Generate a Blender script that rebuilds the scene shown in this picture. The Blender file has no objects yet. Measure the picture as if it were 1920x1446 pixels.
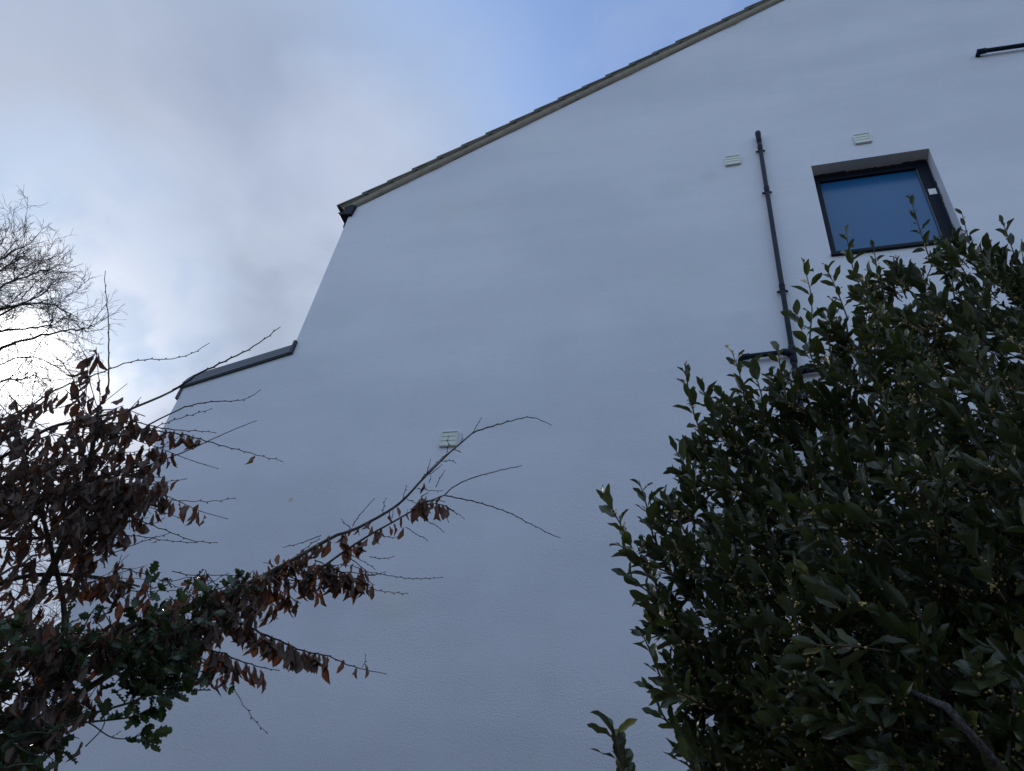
import bpy, bmesh, math
import numpy as np
from mathutils import Vector, Matrix

rng = np.random.default_rng(11)
scene = bpy.context.scene
COL = scene.collection

# ------------------------------------------------------------------ camera
F = 1388.0                      # focal length in photograph pixels (1920 wide)
M = np.array([[0.95711301, -0.07675613, -0.27936209],
              [0.26242819, 0.63822441, 0.72374101],
              [0.12274415, -0.76601443, 0.63099586]])   # columns: right, down, forward
CAM = np.array([0.0, 0.0, 1.55])
D = 4.8                         # the rendered wall stands 4.8 m in front
cd = bpy.data.cameras.new('camera')
cam = bpy.data.objects.new('camera', cd)
COL.objects.link(cam)
cam.matrix_world = Matrix((
    (M[0, 0], -M[0, 1], -M[0, 2], CAM[0]),
    (M[1, 0], -M[1, 1], -M[1, 2], CAM[1]),
    (M[2, 0], -M[2, 1], -M[2, 2], CAM[2]),
    (0, 0, 0, 1)))
cd.sensor_width = 36.0
cd.lens = F / 1920.0 * 36.0
cd.clip_end = 3000.0
cd.clip_start = 0.05
scene.camera = cam


def ray(x, y):
    d = M @ np.array([x - 960.0, y - 723.0, F])
    return d / np.linalg.norm(d)


def at(x, y, r):
    """point at r metres from the lens towards photograph pixel x, y"""
    return CAM + ray(x, y) * r


# ------------------------------------------------------------------ sky and sun
SUN = ray(25, 672)
SUN_EL = math.asin(SUN[2])
SUN_AZ = math.atan2(SUN[0], SUN[1])
world = bpy.data.worlds.new('World')
scene.world = world
world.use_nodes = True
nt = world.node_tree
nt.nodes.clear()


def nd(tree, typ, **kw):
    n = tree.nodes.new(typ)
    for k, v in kw.items():
        setattr(n, k, v)
    return n


def mathn(tree, op, a, b=None, c=None, clamp=False):
    n = tree.nodes.new('ShaderNodeMath')
    n.operation = op
    n.use_clamp = clamp
    for i, v in enumerate((a, b, c)):
        if v is None:
            continue
        if isinstance(v, (int, float)):
            n.inputs[i].default_value = v
        else:
            tree.links.new(v, n.inputs[i])
    return n.outputs[0]


def mixc(tree, f, a, b, mode='MIX'):
    n = tree.nodes.new('ShaderNodeMix')
    n.data_type = 'RGBA'
    n.blend_type = mode
    for s, v in ((n.inputs[0], f), (n.inputs[6], a), (n.inputs[7], b)):
        if isinstance(v, (int, float)):
            s.default_value = v
        elif isinstance(v, tuple):
            s.default_value = (*v, 1.0) if len(v) == 3 else v
        else:
            tree.links.new(v, s)
    return n.outputs[2]


def ramp(tree, x, lo, hi):
    n = tree.nodes.new('ShaderNodeMapRange')
    n.interpolation_type = 'SMOOTHSTEP'
    tree.links.new(x, n.inputs[0])
    n.inputs[1].default_value = lo
    n.inputs[2].default_value = hi
    return n.outputs[0]


def dotdir(tree, vec, d):
    n = tree.nodes.new('ShaderNodeVectorMath')
    n.operation = 'DOT_PRODUCT'
    tree.links.new(vec, n.inputs[0])
    n.inputs[1].default_value = tuple(d)
    return n.outputs['Value']


tc = nd(nt, 'ShaderNodeTexCoord')
GEN = tc.outputs['Generated']
sky = nd(nt, 'ShaderNodeTexSky', sky_type='NISHITA', sun_disc=False)
sky.sun_elevation = SUN_EL
sky.sun_rotation = SUN_AZ
sky.air_density = 1.0
sky.dust_density = 0.6
sky.ozone_density = 1.5
mp = nd(nt, 'ShaderNodeMapping')
nt.links.new(GEN, mp.inputs[0])
mp.inputs['Scale'].default_value = (1.0, 1.0, 1.35)
mp.inputs['Location'].default_value = (0.37, 1.9, 0.6)


def noise(tree, vec, scale, detail=6, rough=0.55, dist=0.0):
    n = tree.nodes.new('ShaderNodeTexNoise')
    n.inputs['Scale'].default_value = scale
    n.inputs['Detail'].default_value = detail
    n.inputs['Roughness'].default_value = rough
    n.inputs['Distortion'].default_value = dist
    if vec is not None:
        tree.links.new(vec, n.inputs['Vector'])
    return n.outputs['Fac']


n1 = noise(nt, mp.outputs[0], 2.3, 5, 0.52, 0.15)
n2 = noise(nt, mp.outputs[0], 5.5, 5, 0.5, 0.2)
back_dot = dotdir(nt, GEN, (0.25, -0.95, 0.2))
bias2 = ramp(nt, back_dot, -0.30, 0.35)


def wob(dirpx, a1, a2):
    """closeness to one part of the sky, its rim broken up by the cloud noise"""
    d_ = dotdir(nt, GEN, ray(*dirpx))
    d_ = mathn(nt, 'ADD', d_, mathn(nt, 'MULTIPLY', mathn(nt, 'SUBTRACT', n1, 0.5), a1))
    return mathn(nt, 'ADD', d_, mathn(nt, 'MULTIPLY', mathn(nt, 'SUBTRACT', n2, 0.5), a2))


sd = dotdir(nt, GEN, SUN)
sdp = mathn(nt, 'MAXIMUM', sd, 0.0)
tight = mathn(nt, 'POWER', sdp, 1400.0)
shade = ramp(nt, noise(nt, mp.outputs[0], 3.6, 5, 0.52, 0.2), 0.33, 0.68)
wisp = ramp(nt, noise(nt, mp.outputs[0], 9.0, 6, 0.55, 0.35), 0.38, 0.68)
cloud = mixc(nt, shade, (2.55, 3.0, 3.85), (3.15, 3.6, 4.55))
cloud = mixc(nt, mathn(nt, 'MULTIPLY', wisp, 0.34), cloud, (4.0, 4.45, 5.45))
cloud = mixc(nt, mathn(nt, 'MULTIPLY', ramp(nt, wob((610, 20), 0.10, 0.05), 0.955, 1.005), 0.85), cloud, (2.25, 2.7, 3.75))
cloud = mixc(nt, mathn(nt, 'MULTIPLY', ramp(nt, wob((60, 20), 0.06, 0.04), 0.97, 1.0), 0.4), cloud, (2.4, 2.7, 3.55))
cloud = mixc(nt, mathn(nt, 'MULTIPLY', ramp(nt, wob((672, 285), 0.012, 0.02), 0.990, 1.002), 0.7), cloud, (3.9, 4.35, 5.45))
cloud = mixc(nt, mathn(nt, 'MULTIPLY', ramp(nt, wob((30, 330), 0.04, 0.03), 0.97, 1.0), 0.35), cloud, (3.9, 4.3, 5.3))
cloud = mixc(nt, mathn(nt, 'MULTIPLY', ramp(nt, wob((175, 520), 0.05, 0.03), 0.976, 1.0), 0.72), cloud, (3.45, 4.55, 6.1))
cloud = mixc(nt, mathn(nt, 'MULTIPLY', ramp(nt, wob((330, 470), 0.02, 0.03), 0.990, 1.0), 0.4), cloud, (3.8, 4.2, 5.2))
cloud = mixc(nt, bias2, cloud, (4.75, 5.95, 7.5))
# torn open overhead on the right, evenly broken behind
mask = mathn(nt, 'SUBTRACT', 1.0, ramp(nt, wob((1330, -150), 0.14, 0.06), 0.862, 0.978))
mask = mathn(nt, 'MAXIMUM', mask, mathn(nt, 'MULTIPLY', wisp, 0.14))
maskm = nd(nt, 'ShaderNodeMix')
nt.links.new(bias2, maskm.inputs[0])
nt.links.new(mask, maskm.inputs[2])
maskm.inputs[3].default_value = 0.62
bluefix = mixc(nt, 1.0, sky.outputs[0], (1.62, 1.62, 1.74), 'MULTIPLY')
# high veil towards the sun: what shows between the clouds there is pale
bluefix = mixc(nt, ramp(nt, sd, 0.70, 0.93), bluefix, (2.6, 3.75, 5.6))
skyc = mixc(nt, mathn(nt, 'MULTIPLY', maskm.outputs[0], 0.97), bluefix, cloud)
# cumulus rim and glare close round the sun
rimn = ramp(nt, noise(nt, mp.outputs[0], 7.0, 5, 0.5, 0.3), 0.42, 0.58)
skyc = mixc(nt, mathn(nt, 'MULTIPLY', mathn(nt, 'POWER', sdp, 70.0), mathn(nt, 'MULTIPLY_ADD', rimn, 1.0, 0.06), clamp=True), skyc, (5.0, 5.2, 5.9))
skyc = mixc(nt, mathn(nt, 'MULTIPLY', mathn(nt, 'POWER', sdp, 190.0), mathn(nt, 'MULTIPLY_ADD', rimn, 0.7, 0.55), clamp=True), skyc, (9.0, 9.2, 9.8))
glow = mixc(nt, 1.0, (40.0, 39.0, 37.0), tight, 'MULTIPLY')
skyc = mixc(nt, 1.0, skyc, glow, 'ADD')
bg = nd(nt, 'ShaderNodeBackground')
bg.inputs['Strength'].default_value = 0.15
out = nd(nt, 'ShaderNodeOutputWorld')
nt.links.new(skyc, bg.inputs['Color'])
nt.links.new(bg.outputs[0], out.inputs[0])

ld = bpy.data.lights.new('sun', 'SUN')
ld.energy = 2.0
ld.angle = math.radians(2.5)
ld.color = (1.0, 0.95, 0.88)
sun = bpy.data.objects.new('sun', ld)
COL.objects.link(sun)
sun.rotation_euler = Vector(-SUN).to_track_quat('-Z', 'Y').to_euler()

scene.view_settings.view_transform = 'Standard'
scene.view_settings.look = 'None'
scene.view_settings.exposure = 0.0
scene.view_settings.gamma = 1.0
scene.view_settings.use_curve_mapping = False
scene.cycles.max_bounces = 8
scene.cycles.transparent_max_bounces = 8


# ------------------------------------------------------------------ helpers
def tag(o, label=None, cat=None, group=None, kind=None):
    if label:
        o['label'] = label
    if cat:
        o['category'] = cat
    if group:
        o['group'] = group
    if kind:
        o['kind'] = kind
    return o


def empty(name, loc=(0, 0, 0)):
    o = bpy.data.objects.new(name, None)
    o.location = loc
    o.empty_display_size = 0.2
    COL.objects.link(o)
    return o


class MB:
    """collects polygons, then links them as one mesh object"""

    def __init__(self):
        self.v = []
        self.f = []
        self.att = []
        self.n = 0

    def add(self, verts, faces, att=None):
        verts = np.asarray(verts, float)
        self.v.append(verts)
        for fc in faces:
            self.f.append(np.asarray(fc) + self.n)
        if att is not None:
            self.att.append(np.asarray(att, float))
        else:
            self.att.append(np.zeros((len(verts), 3)))
        self.n += len(verts)

    def box(self, a, b):
        x0, y0, z0 = a
        x1, y1, z1 = b
        self.add([(x0, y0, z0), (x1, y0, z0), (x1, y1, z0), (x0, y1, z0), (x0, y0, z1), (x1, y0, z1), (x1, y1, z1), (x0, y1, z1)],
                 [np.array([(0, 3, 2, 1), (4, 5, 6, 7), (0, 1, 5, 4), (1, 2, 6, 5), (2, 3, 7, 6), (3, 0, 4, 7)])])

    def prism(self, poly, y0, y1):
        """outline in the wall plane (x, z), extruded from y0 to y1"""
        n = len(poly)
        v = [(x, y0, z) for x, z in poly] + [(x, y1, z) for x, z in poly]
        self.add(v, [np.array([list(range(n))]), np.array([list(range(2 * n - 1, n - 1, -1))]),
                     np.array([(i, i + n, (i + 1) % n + n, (i + 1) % n) for i in range(n)])])

    def tube(self, pts, rad, sides=6, cap=True, tint=0.0):
        pts = np.asarray(pts, float)
        n = len(pts)
        rad = np.broadcast_to(np.asarray(rad, float), (n,))
        t = np.gradient(pts, axis=0)
        t /= np.linalg.norm(t, axis=1)[:, None] + 1e-12
        ref = np.array([0, 0, 1.0]) if abs(t[0][2]) < 0.9 else np.array([1.0, 0, 0])
        u = np.cross(t[0], ref)
        u /= np.linalg.norm(u)
        us = []
        for i in range(n):
            u = u - t[i] * u.dot(t[i])
            u /= np.linalg.norm(u) + 1e-12
            us.append(u)
        us = np.array(us)
        ws = np.cross(t, us)
        a = np.arange(sides) * 2 * math.pi / sides
        ring = us[:, None, :] * np.cos(a)[None, :, None] + ws[:, None, :] * np.sin(a)[None, :, None]
        v = (pts[:, None, :] + ring * rad[:, None, None]).reshape(-1, 3)
        i = np.arange(n - 1)[:, None] * sides
        j = np.arange(sides)[None, :]
        k = (j + 1) % sides
        q = np.stack([i + j, i + k, i + sides + k, i + sides + j], -1).reshape(-1, 4)
        fs = [q]
        if cap:
            fs.append(np.arange(sides)[::-1][None, :])
            fs.append((np.arange(sides) + (n - 1) * sides)[None, :])
        L = np.concatenate([[0], np.cumsum(np.linalg.norm(np.diff(pts, axis=0), axis=1))])
        att = np.zeros((len(v), 3))
        att[:, 0] = tint
        att[:, 1] = np.tile(a / 6.283, n)
        att[:, 2] = np.repeat(L, sides)
        self.add(v, fs, att)

    def instances(self, templates, pos, ydir, zdir, scale, tint):
        pos = np.asarray(pos, float)
        if len(pos) == 0:
            return
        y = np.asarray(ydir, float)
        y = y / (np.linalg.norm(y, axis=1)[:, None] + 1e-9)
        z = np.asarray(zdir, float)
        x = np.cross(y, z)
        x /= np.linalg.norm(x, axis=1)[:, None] + 1e-9
        z = np.cross(x, y)
        scale = np.asarray(scale, float)
        pick = rng.integers(0, len(templates), len(pos))
        for ti, (tv, tf, ta) in enumerate(templates):
            s = np.where(pick == ti)[0]
            if len(s) == 0:
                continue
            v = (tv[None, :, 0:1] * x[s][:, None, :] + tv[None, :, 1:2] * y[s][:, None, :] + tv[None, :, 2:3] * z[s][:, None, :])
            v = v * scale[s][:, None, None] + pos[s][:, None, :]
            nv = len(tv)
            off = (np.arange(len(s)) * nv)[:, None, None]
            f = (tf[None] + off).reshape(-1, tf.shape[1])
            a = np.zeros((len(s), nv, 3))
            a[:, :, 0] = np.asarray(tint)[s][:, None]
            a[:, :, 1] = ta[None, :, 0]
            a[:, :, 2] = ta[None, :, 1]
            self.add(v.reshape(-1, 3), [f], a.reshape(-1, 3))

    def build(self, name, mat, parent=None, smooth=False):
        V = np.concatenate(self.v)
        A = np.concatenate(self.att)
        groups = [np.asarray(f) for f in self.f]
        loops = np.concatenate([g.ravel() for g in groups])
        tot = np.concatenate([np.full(len(g), g.shape[1]) for g in groups])
        start = np.concatenate([[0], np.cumsum(tot)[:-1]])
        me = bpy.data.meshes.new(name)
        me.vertices.add(len(V))
        me.vertices.foreach_set('co', V.astype(np.float32).ravel())
        me.loops.add(len(loops))
        me.loops.foreach_set('vertex_index', loops.astype(np.int32))
        me.polygons.add(len(tot))
        me.polygons.foreach_set('loop_start', start.astype(np.int32))
        me.update(calc_edges=True)
        me.validate()
        me.polygons.foreach_set('use_smooth', np.full(len(me.polygons), bool(smooth)))
        for k, nm in enumerate(('tint', 'lu', 'lv')):
            at_ = me.attributes.new(nm, 'FLOAT', 'POINT')
            if len(at_.data) == len(A):
                at_.data.foreach_set('value', A[:, k].astype(np.float32))
        me.materials.append(mat)
        o = bpy.data.objects.new(name, me)
        COL.objects.link(o)
        if parent is not None:
            o.parent = parent
            o.matrix_parent_inverse = parent.matrix_world.inverted() if parent.parent is None and parent.type != 'EMPTY' else Matrix()
            if parent.type == 'EMPTY':
                o.location = -parent.location
        return o


def bevel(o, w=0.004, seg=2):
    m = o.modifiers.new('bevel', 'BEVEL')
    m.width = w
    m.segments = seg
    m.limit_method = 'ANGLE'
    return o


# ------------------------------------------------------------------ materials
def material(name):
    m = bpy.data.materials.new(name)
    m.use_nodes = True
    t = m.node_tree
    return m, t, t.nodes['Principled BSDF'], t.nodes['Material Output']


def plain(name, col, rough=0.6, metal=0.0, var=0.15, scale=30, bump=0.0, bscale=200, spec=0.5):
    m, t, p, o = material(name)
    co = nd(t, 'ShaderNodeTexCoord').outputs['Object']
    n = noise(t, co, scale, 5, 0.6)
    a = tuple(c * (1 - var) for c in col)
    b = tuple(min(1, c * (1 + var)) for c in col)
    t.links.new(mixc(t, n, a, b), p.inputs['Base Color'])
    p.inputs['Roughness'].default_value = rough
    p.inputs['Metallic'].default_value = metal
    p.inputs['Specular IOR Level'].default_value = spec
    if bump:
        bn = nd(t, 'ShaderNodeBump')
        bn.inputs['Strength'].default_value = bump
        bn.inputs['Distance'].default_value = 0.005
        t.links.new(noise(t, co, bscale, 4, 0.6), bn.inputs['Height'])
        t.links.new(bn.outputs[0], p.inputs['Normal'])
    return m


def render_wall_mat():
    m, t, p, o = material('white_render')
    co = nd(t, 'ShaderNodeTexCoord').outputs['Object']
    st = nd(t, 'ShaderNodeMapping')
    t.links.new(co, st.inputs[0])
    st.inputs['Scale'].default_value = (0.28, 1.0, 1.0)
    big = noise(t, st.outputs[0], 1.3, 4, 0.55)          # bands where one lift of render meets the next
    st2 = nd(t, 'ShaderNodeMapping')
    t.links.new(co, st2.inputs[0])
    st2.inputs['Scale'].default_value = (1.0, 1.0, 0.3)
    run = noise(t, st2.outputs[0], 2.6, 5, 0.6)
    c = mixc(t, ramp(t, big, 0.3, 0.7), (0.580, 0.594, 0.672), (0.655, 0.662, 0.740))
    c = mixc(t, mathn(t, 'MULTIPLY', ramp(t, run, 0.45, 0.8), 0.25), c, (0.52, 0.56, 0.60))

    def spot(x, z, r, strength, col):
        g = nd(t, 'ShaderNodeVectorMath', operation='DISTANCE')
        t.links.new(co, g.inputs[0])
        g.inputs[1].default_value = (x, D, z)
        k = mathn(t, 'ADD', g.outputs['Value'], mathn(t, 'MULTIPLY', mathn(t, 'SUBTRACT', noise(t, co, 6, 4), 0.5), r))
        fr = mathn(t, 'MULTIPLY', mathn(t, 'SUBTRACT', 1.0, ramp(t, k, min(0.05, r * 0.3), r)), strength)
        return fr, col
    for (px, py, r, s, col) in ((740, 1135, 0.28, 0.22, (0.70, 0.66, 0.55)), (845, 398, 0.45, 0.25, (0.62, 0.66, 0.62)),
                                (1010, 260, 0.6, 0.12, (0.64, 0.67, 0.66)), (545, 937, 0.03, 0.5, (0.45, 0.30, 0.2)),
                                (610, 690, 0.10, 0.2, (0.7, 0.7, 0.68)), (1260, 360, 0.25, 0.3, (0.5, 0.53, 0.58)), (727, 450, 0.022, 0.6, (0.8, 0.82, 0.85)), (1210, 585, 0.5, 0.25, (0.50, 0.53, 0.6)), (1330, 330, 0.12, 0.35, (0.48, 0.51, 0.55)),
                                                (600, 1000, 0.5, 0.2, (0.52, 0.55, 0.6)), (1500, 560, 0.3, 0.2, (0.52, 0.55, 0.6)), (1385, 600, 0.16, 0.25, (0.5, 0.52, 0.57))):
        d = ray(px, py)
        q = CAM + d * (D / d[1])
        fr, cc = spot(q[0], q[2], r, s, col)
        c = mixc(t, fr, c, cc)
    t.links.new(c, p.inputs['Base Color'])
    p.inputs['Roughness'].default_value = 0.85
    p.inputs['Specular IOR Level'].default_value = 0.25
    # pebbled sponge finish plus the slow waves of a hand-floated wall
    fine = noise(t, co, 88, 4, 0.6, 0.3)
    fine2 = noise(t, co, 190, 2, 0.5)
    st3 = nd(t, 'ShaderNodeMapping')
    t.links.new(co, st3.inputs[0])
    st3.inputs['Scale'].default_value = (0.6, 1.0, 0.8)
    wave = noise(t, st3.outputs[0], 1.9, 4, 0.5, 0.5)
    patch = ramp(t, noise(t, co, 1.1, 3), 0.35, 0.62)
    h = mathn(t, 'ADD', mathn(t, 'MULTIPLY', fine, mathn(t, 'MULTIPLY_ADD', patch, 0.0038, 0.0028)), mathn(t, 'MULTIPLY', fine2, 0.0011))
    h = mathn(t, 'ADD', h, mathn(t, 'MULTIPLY', wave, 0.012))
    bn = nd(t, 'ShaderNodeBump')
    bn.inputs['Strength'].default_value = 1.0
    bn.inputs['Distance'].default_value = 1.0
    t.links.new(h, bn.inputs['Height'])
    t.links.new(bn.outputs[0], p.inputs['Normal'])
    return m


def attr(t, name):
    n = nd(t, 'ShaderNodeAttribute')
    n.attribute_name = name
    return n.outputs['Fac']


def leaf_mat(name, dark, light, under, rough=0.38, trans=0.18, transcol=(0.10, 0.16, 0.02), vein=0.5, veincol=None, odd=None):
    m, t, p, o = material(name)
    tint = attr(t, 'tint')
    lu = attr(t, 'lu')
    lv = attr(t, 'lv')
    c = mixc(t, tint, dark, light)
    if odd:
        c = mixc(t, ramp(t, tint, 0.965, 0.985), c, odd)
    co = nd(t, 'ShaderNodeTexCoord').outputs['Object']
    c = mixc(t, mathn(t, 'MULTIPLY', ramp(t, noise(t, co, 60, 4), 0.4, 0.75), 0.35), c, tuple(x * 0.6 for x in dark))
    # midrib and side veins
    rib = mathn(t, 'SUBTRACT', 1.0, ramp(t, mathn(t, 'ABSOLUTE', mathn(t, 'SUBTRACT', lu, 0.5)), 0.02, 0.07))
    vn = mathn(t, 'ADD', mathn(t, 'MULTIPLY', lv, 9.0), mathn(t, 'MULTIPLY', mathn(t, 'ABSOLUTE', mathn(t, 'SUBTRACT', lu, 0.5)), -5.0))
    side = mathn(t, 'SUBTRACT', 1.0, ramp(t, mathn(t, 'ABSOLUTE', mathn(t, 'SUBTRACT', mathn(t, 'FRACT', vn), 0.5)), 0.03, 0.12))
    vv = mathn(t, 'MAXIMUM', rib, mathn(t, 'MULTIPLY', side, 0.35))
    c = mixc(t, mathn(t, 'MULTIPLY', vv, vein), c, veincol or tuple(min(1, x * 2.2) for x in light))
    geo = nd(t, 'ShaderNodeNewGeometry')
    c2 = mixc(t, geo.outputs['Backfacing'], c, mixc(t, 0.65, c, under))
    t.links.new(c2, p.inputs['Base Color'])
    r2 = mathn(t, 'ADD', mathn(t, 'MULTIPLY', geo.outputs['Backfacing'], 0.2), rough)
    t.links.new(r2, p.inputs['Roughness'])
    bn = nd(t, 'ShaderNodeBump')
    bn.inputs['Strength'].default_value = 0.5
    bn.inputs['Distance'].default_value = 0.002
    t.links.new(mathn(t, 'ADD', mathn(t, 'MULTIPLY', vv, -0.6), noise(t, co, 130, 2)), bn.inputs['Height'])
    t.links.new(bn.outputs[0], p.inputs['Normal'])
    tr = nd(t, 'ShaderNodeBsdfTranslucent')
    tr.inputs['Color'].default_value = (*transcol, 1)
    ms = nd(t, 'ShaderNodeMixShader')
    ms.inputs[0].default_value = trans
    t.links.new(p.outputs[0], ms.inputs[1])
    t.links.new(tr.outputs[0], ms.inputs[2])
    t.links.new(ms.outputs[0], o.inputs[0])
    return m


def bark_mat(name, a, b, scale=40, rough=0.8, bump=0.6):
    m, t, p, o = material(name)
    co = nd(t, 'ShaderNodeTexCoord').outputs['Object']
    n = noise(t, co, scale, 6, 0.65, 0.4)
    t.links.new(mixc(t, ramp(t, n, 0.35, 0.68), a, b), p.inputs['Base Color'])
    p.inputs['Roughness'].default_value = rough
    bn = nd(t, 'ShaderNodeBump')
    bn.inputs['Strength'].default_value = bump
    bn.inputs['Distance'].default_value = 0.004
    t.links.new(n, bn.inputs['Height'])
    t.links.new(bn.outputs[0], p.inputs['Normal'])
    return m


MW = render_wall_mat()
M_PLAST = plain('black_plastic', (0.008, 0.013, 0.026), 0.45, var=0.35, scale=8, spec=0.12)
M_FRAME = plain('anthracite_frame', (0.008, 0.012, 0.022), 0.5, var=0.2, scale=12, spec=0.12)
M_CAP = plain('lead_grey_capping', (0.085, 0.096, 0.125), 0.55, var=0.12, scale=5)
M_CAPD = plain('dark_drip_edge', (0.02, 0.024, 0.035), 0.6)
M_TILE = plain('slate_tile', (0.085, 0.092, 0.085), 0.75, var=0.35, scale=12, bump=0.5, bscale=80)
M_UNDER = plain('verge_undercloak', (0.25, 0.22, 0.18), 0.85, var=0.35, scale=9, bump=0.7, bscale=60)
M_MORTAR = plain('verge_mortar', (0.27, 0.235, 0.19), 0.9, var=0.45, scale=14, bump=1.0, bscale=45)
M_VENT = plain('cream_plastic', (0.58, 0.61, 0.55), 0.5, var=0.05)
M_STICK = plain('white_sticker', (0.78, 0.8, 0.84), 0.5, var=0.04)
M_REVEAL = plain('soffit_render', (0.72, 0.67, 0.61), 0.85, var=0.12, scale=14, bump=0.4)
M_SEAL = plain('sealant', (0.02, 0.024, 0.032), 0.6)
M_GRASS = plain('bare_winter_soil', (0.125, 0.105, 0.085), 0.9, var=0.4, scale=3, bump=0.8, bscale=30)
M_PAVE = plain('concrete_path', (0.24, 0.235, 0.22), 0.9, var=0.15, scale=4, bump=0.4, bscale=50)
M_BAYBARK = bark_mat('bay_bark', (0.014, 0.012, 0.013), (0.11, 0.098, 0.106), 150)
M_BAYSTEM = bark_mat('bay_stem', (0.05, 0.035, 0.022), (0.085, 0.055, 0.035), 30)
M_BEECH = bark_mat('beech_bark', (0.045, 0.042, 0.038), (0.12, 0.11, 0.095), 28)
M_TWIG = bark_mat('beech_twig', (0.022, 0.017, 0.018), (0.05, 0.04, 0.038), 40)
M_FAR = bark_mat('far_twig', (0.03, 0.026, 0.026), (0.06, 0.05, 0.046), 8, bump=0.2)
M_HOLLYSTEM = bark_mat('holly_stem', (0.03, 0.04, 0.025), (0.07, 0.08, 0.05), 30)
M_BUD = plain('bay_flower_bud', (0.62, 0.48, 0.20), 0.6, var=0.25, scale=60)
M_BAY = leaf_mat('bay_leaf', (0.013, 0.024, 0.007), (0.048, 0.066, 0.020), (0.065, 0.080, 0.048), 0.36, 0.12, (0.12, 0.17, 0.03), 0.45,
                 (0.14, 0.16, 0.05), odd=(0.22, 0.20, 0.05))
M_HOLLY = leaf_mat('holly_leaf', (0.012, 0.03, 0.014), (0.04, 0.07, 0.025), (0.07, 0.10, 0.05), 0.2, 0.08, (0.08, 0.14, 0.02), 0.3)
M_DEAD = leaf_mat('dead_beech_leaf', (0.038, 0.025, 0.022), (0.165, 0.108, 0.082), (0.12, 0.085, 0.07), 0.62, 0.15, (0.34, 0.12, 0.05), 0.35,
                  (0.07, 0.04, 0.03))

# ------------------------------------------------------------------ ground
g = MB()
n = 40
xs = np.linspace(-1, 1, n + 1)
xs = np.sign(xs) * np.abs(xs) ** 2.2 * 900
gx, gy = np.meshgrid(xs, xs)
gz = 0.05 * np.sin(gx * 0.11) * np.cos(gy * 0.09) - 0.03
V = np.stack([gx, gy, gz], -1).reshape(-1, 3)
i, j = np.meshgrid(np.arange(n), np.arange(n))
a = (j * (n + 1) + i).ravel()
g.add(V, [np.stack([a, a + 1, a + n + 2, a + n + 1], -1)])
tag(g.build('ground', M_GRASS, smooth=True), kind='structure')
g = MB()
g.box((-5.0, 3.7, -0.2), (9.0, D - 0.003, 0.06))
tag(bevel(g.build('path', M_PAVE), 0.01), kind='structure')

# ------------------------------------------------------------------ tall hedge added unseen behind the camera to darken the lower wall
M_SHADE_HEDGE = plain('shade_hedge_green', (0.035, 0.05, 0.022), 0.8, var=0.5, scale=6, bump=1.0, bscale=20)
g = MB()
hx = np.linspace(-14, 16, 120)
ring = [(-5.2, -0.1), (-5.0, 1.5), (-5.1, 3.4), (-5.3, 5.8), (-5.9, 6.7), (-6.5, 5.8), (-6.8, 2.5), (-6.7, -0.1)]
V = []
for x in hx:
    for k, (y, z) in enumerate(ring):
        V.append((x, y + 0.16 * math.sin(x * 2.1 + k * 1.7) + 0.10 * rng.normal(), z + (0.22 * math.sin(x * 1.3 + k) + 0.12 * rng.normal()) * (z > 1)))
nr_ = len(ring)
fs = [(k * nr_ + c, k * nr_ + c + 1, (k + 1) * nr_ + c + 1, (k + 1) * nr_ + c) for k in range(len(hx) - 1) for c in range(nr_ - 1)]
g.add(V, [np.array(fs)])
tag(g.build('shade_hedge', M_SHADE_HEDGE, smooth=True), kind='stuff')

# ------------------------------------------------------------------ house
XL, ZE = -4.365, 8.862           # left corner of the gable wall and its height there
SL = 0.595                       # pitch of the verge
XR = 7.60                        # ridge is out of the picture to the right
XRIDGE = 1.62
ZR = ZE + SL * (XRIDGE - XL)
EXL = -5.545                     # outer corner of the lower extension
EZ0, EZ1 = 6.085, 6.425          # top of the extension wall at its two ends
WX0, WX1, WZ0, WZ1 = 0.975, 2.045, 6.985, 8.353
YB = D + 9.0

house = empty('house', (XL, D, 0))
tag(house, 'tall white rendered gable end with one blue window and a lower part at left', 'house')

w = MB()
# front face in strips round the window opening
zt = lambda x: ZE + SL * (x - XL) if x < XRIDGE else ZR - SL * (x - XRIDGE)
fv = [(EXL, D, -0.1), (XL, D, -0.1), (WX0, D, -0.1), (WX1, D, -0.1), (XR, D, -0.1),
      (EXL, D, EZ0), (XL, D, EZ1),
      (WX0, D, WZ0), (WX1, D, WZ0), (WX0, D, WZ1), (WX1, D, WZ1),
      (XL, D, ZE), (WX0, D, zt(WX0)), (XRIDGE, D, ZR), (WX1, D, zt(WX1)), (XR, D, zt(XR)),
      (XR, D, WZ1)]
w.add(fv, [np.array([[0, 1, 6, 5]]), np.array([[1, 2, 7, 9, 12, 11, 6]]), np.array([[2, 3, 8, 7]]),
           np.array([[9, 10, 14, 13, 12]]), np.array([[3, 4, 15, 14, 10, 8]])])
# side walls going back from the corners
w.add([(XL, D, EZ1 - 0.3), (XL, YB, EZ1 - 0.3), (XL, YB, ZE), (XL, D, ZE)], [np.array([[0, 3, 2, 1]])])
w.add([(EXL, D, -0.1), (EXL, D + 6, -0.1), (EXL, D + 6, EZ0), (EXL, D, EZ0)], [np.array([[0, 3, 2, 1]])])
w.add([(EXL, D + 6, -0.1), (XL, D + 6, -0.1), (XL, D + 6, EZ1), (EXL, D + 6, EZ0)], [np.array([[0, 3, 2, 1]])])
w.add([(XR, D, -0.1), (XR, YB, -0.1), (XR, YB, zt(XR)), (XR, D, zt(XR))], [np.array([[0, 1, 2, 3]])])
w.add([(XL, YB, -0.1), (XR, YB, -0.1), (XR, YB, zt(XR)), (XRIDGE, YB, ZR), (XL, YB, ZE)], [np.array([[0, 4, 3, 2, 1]])])
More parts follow.
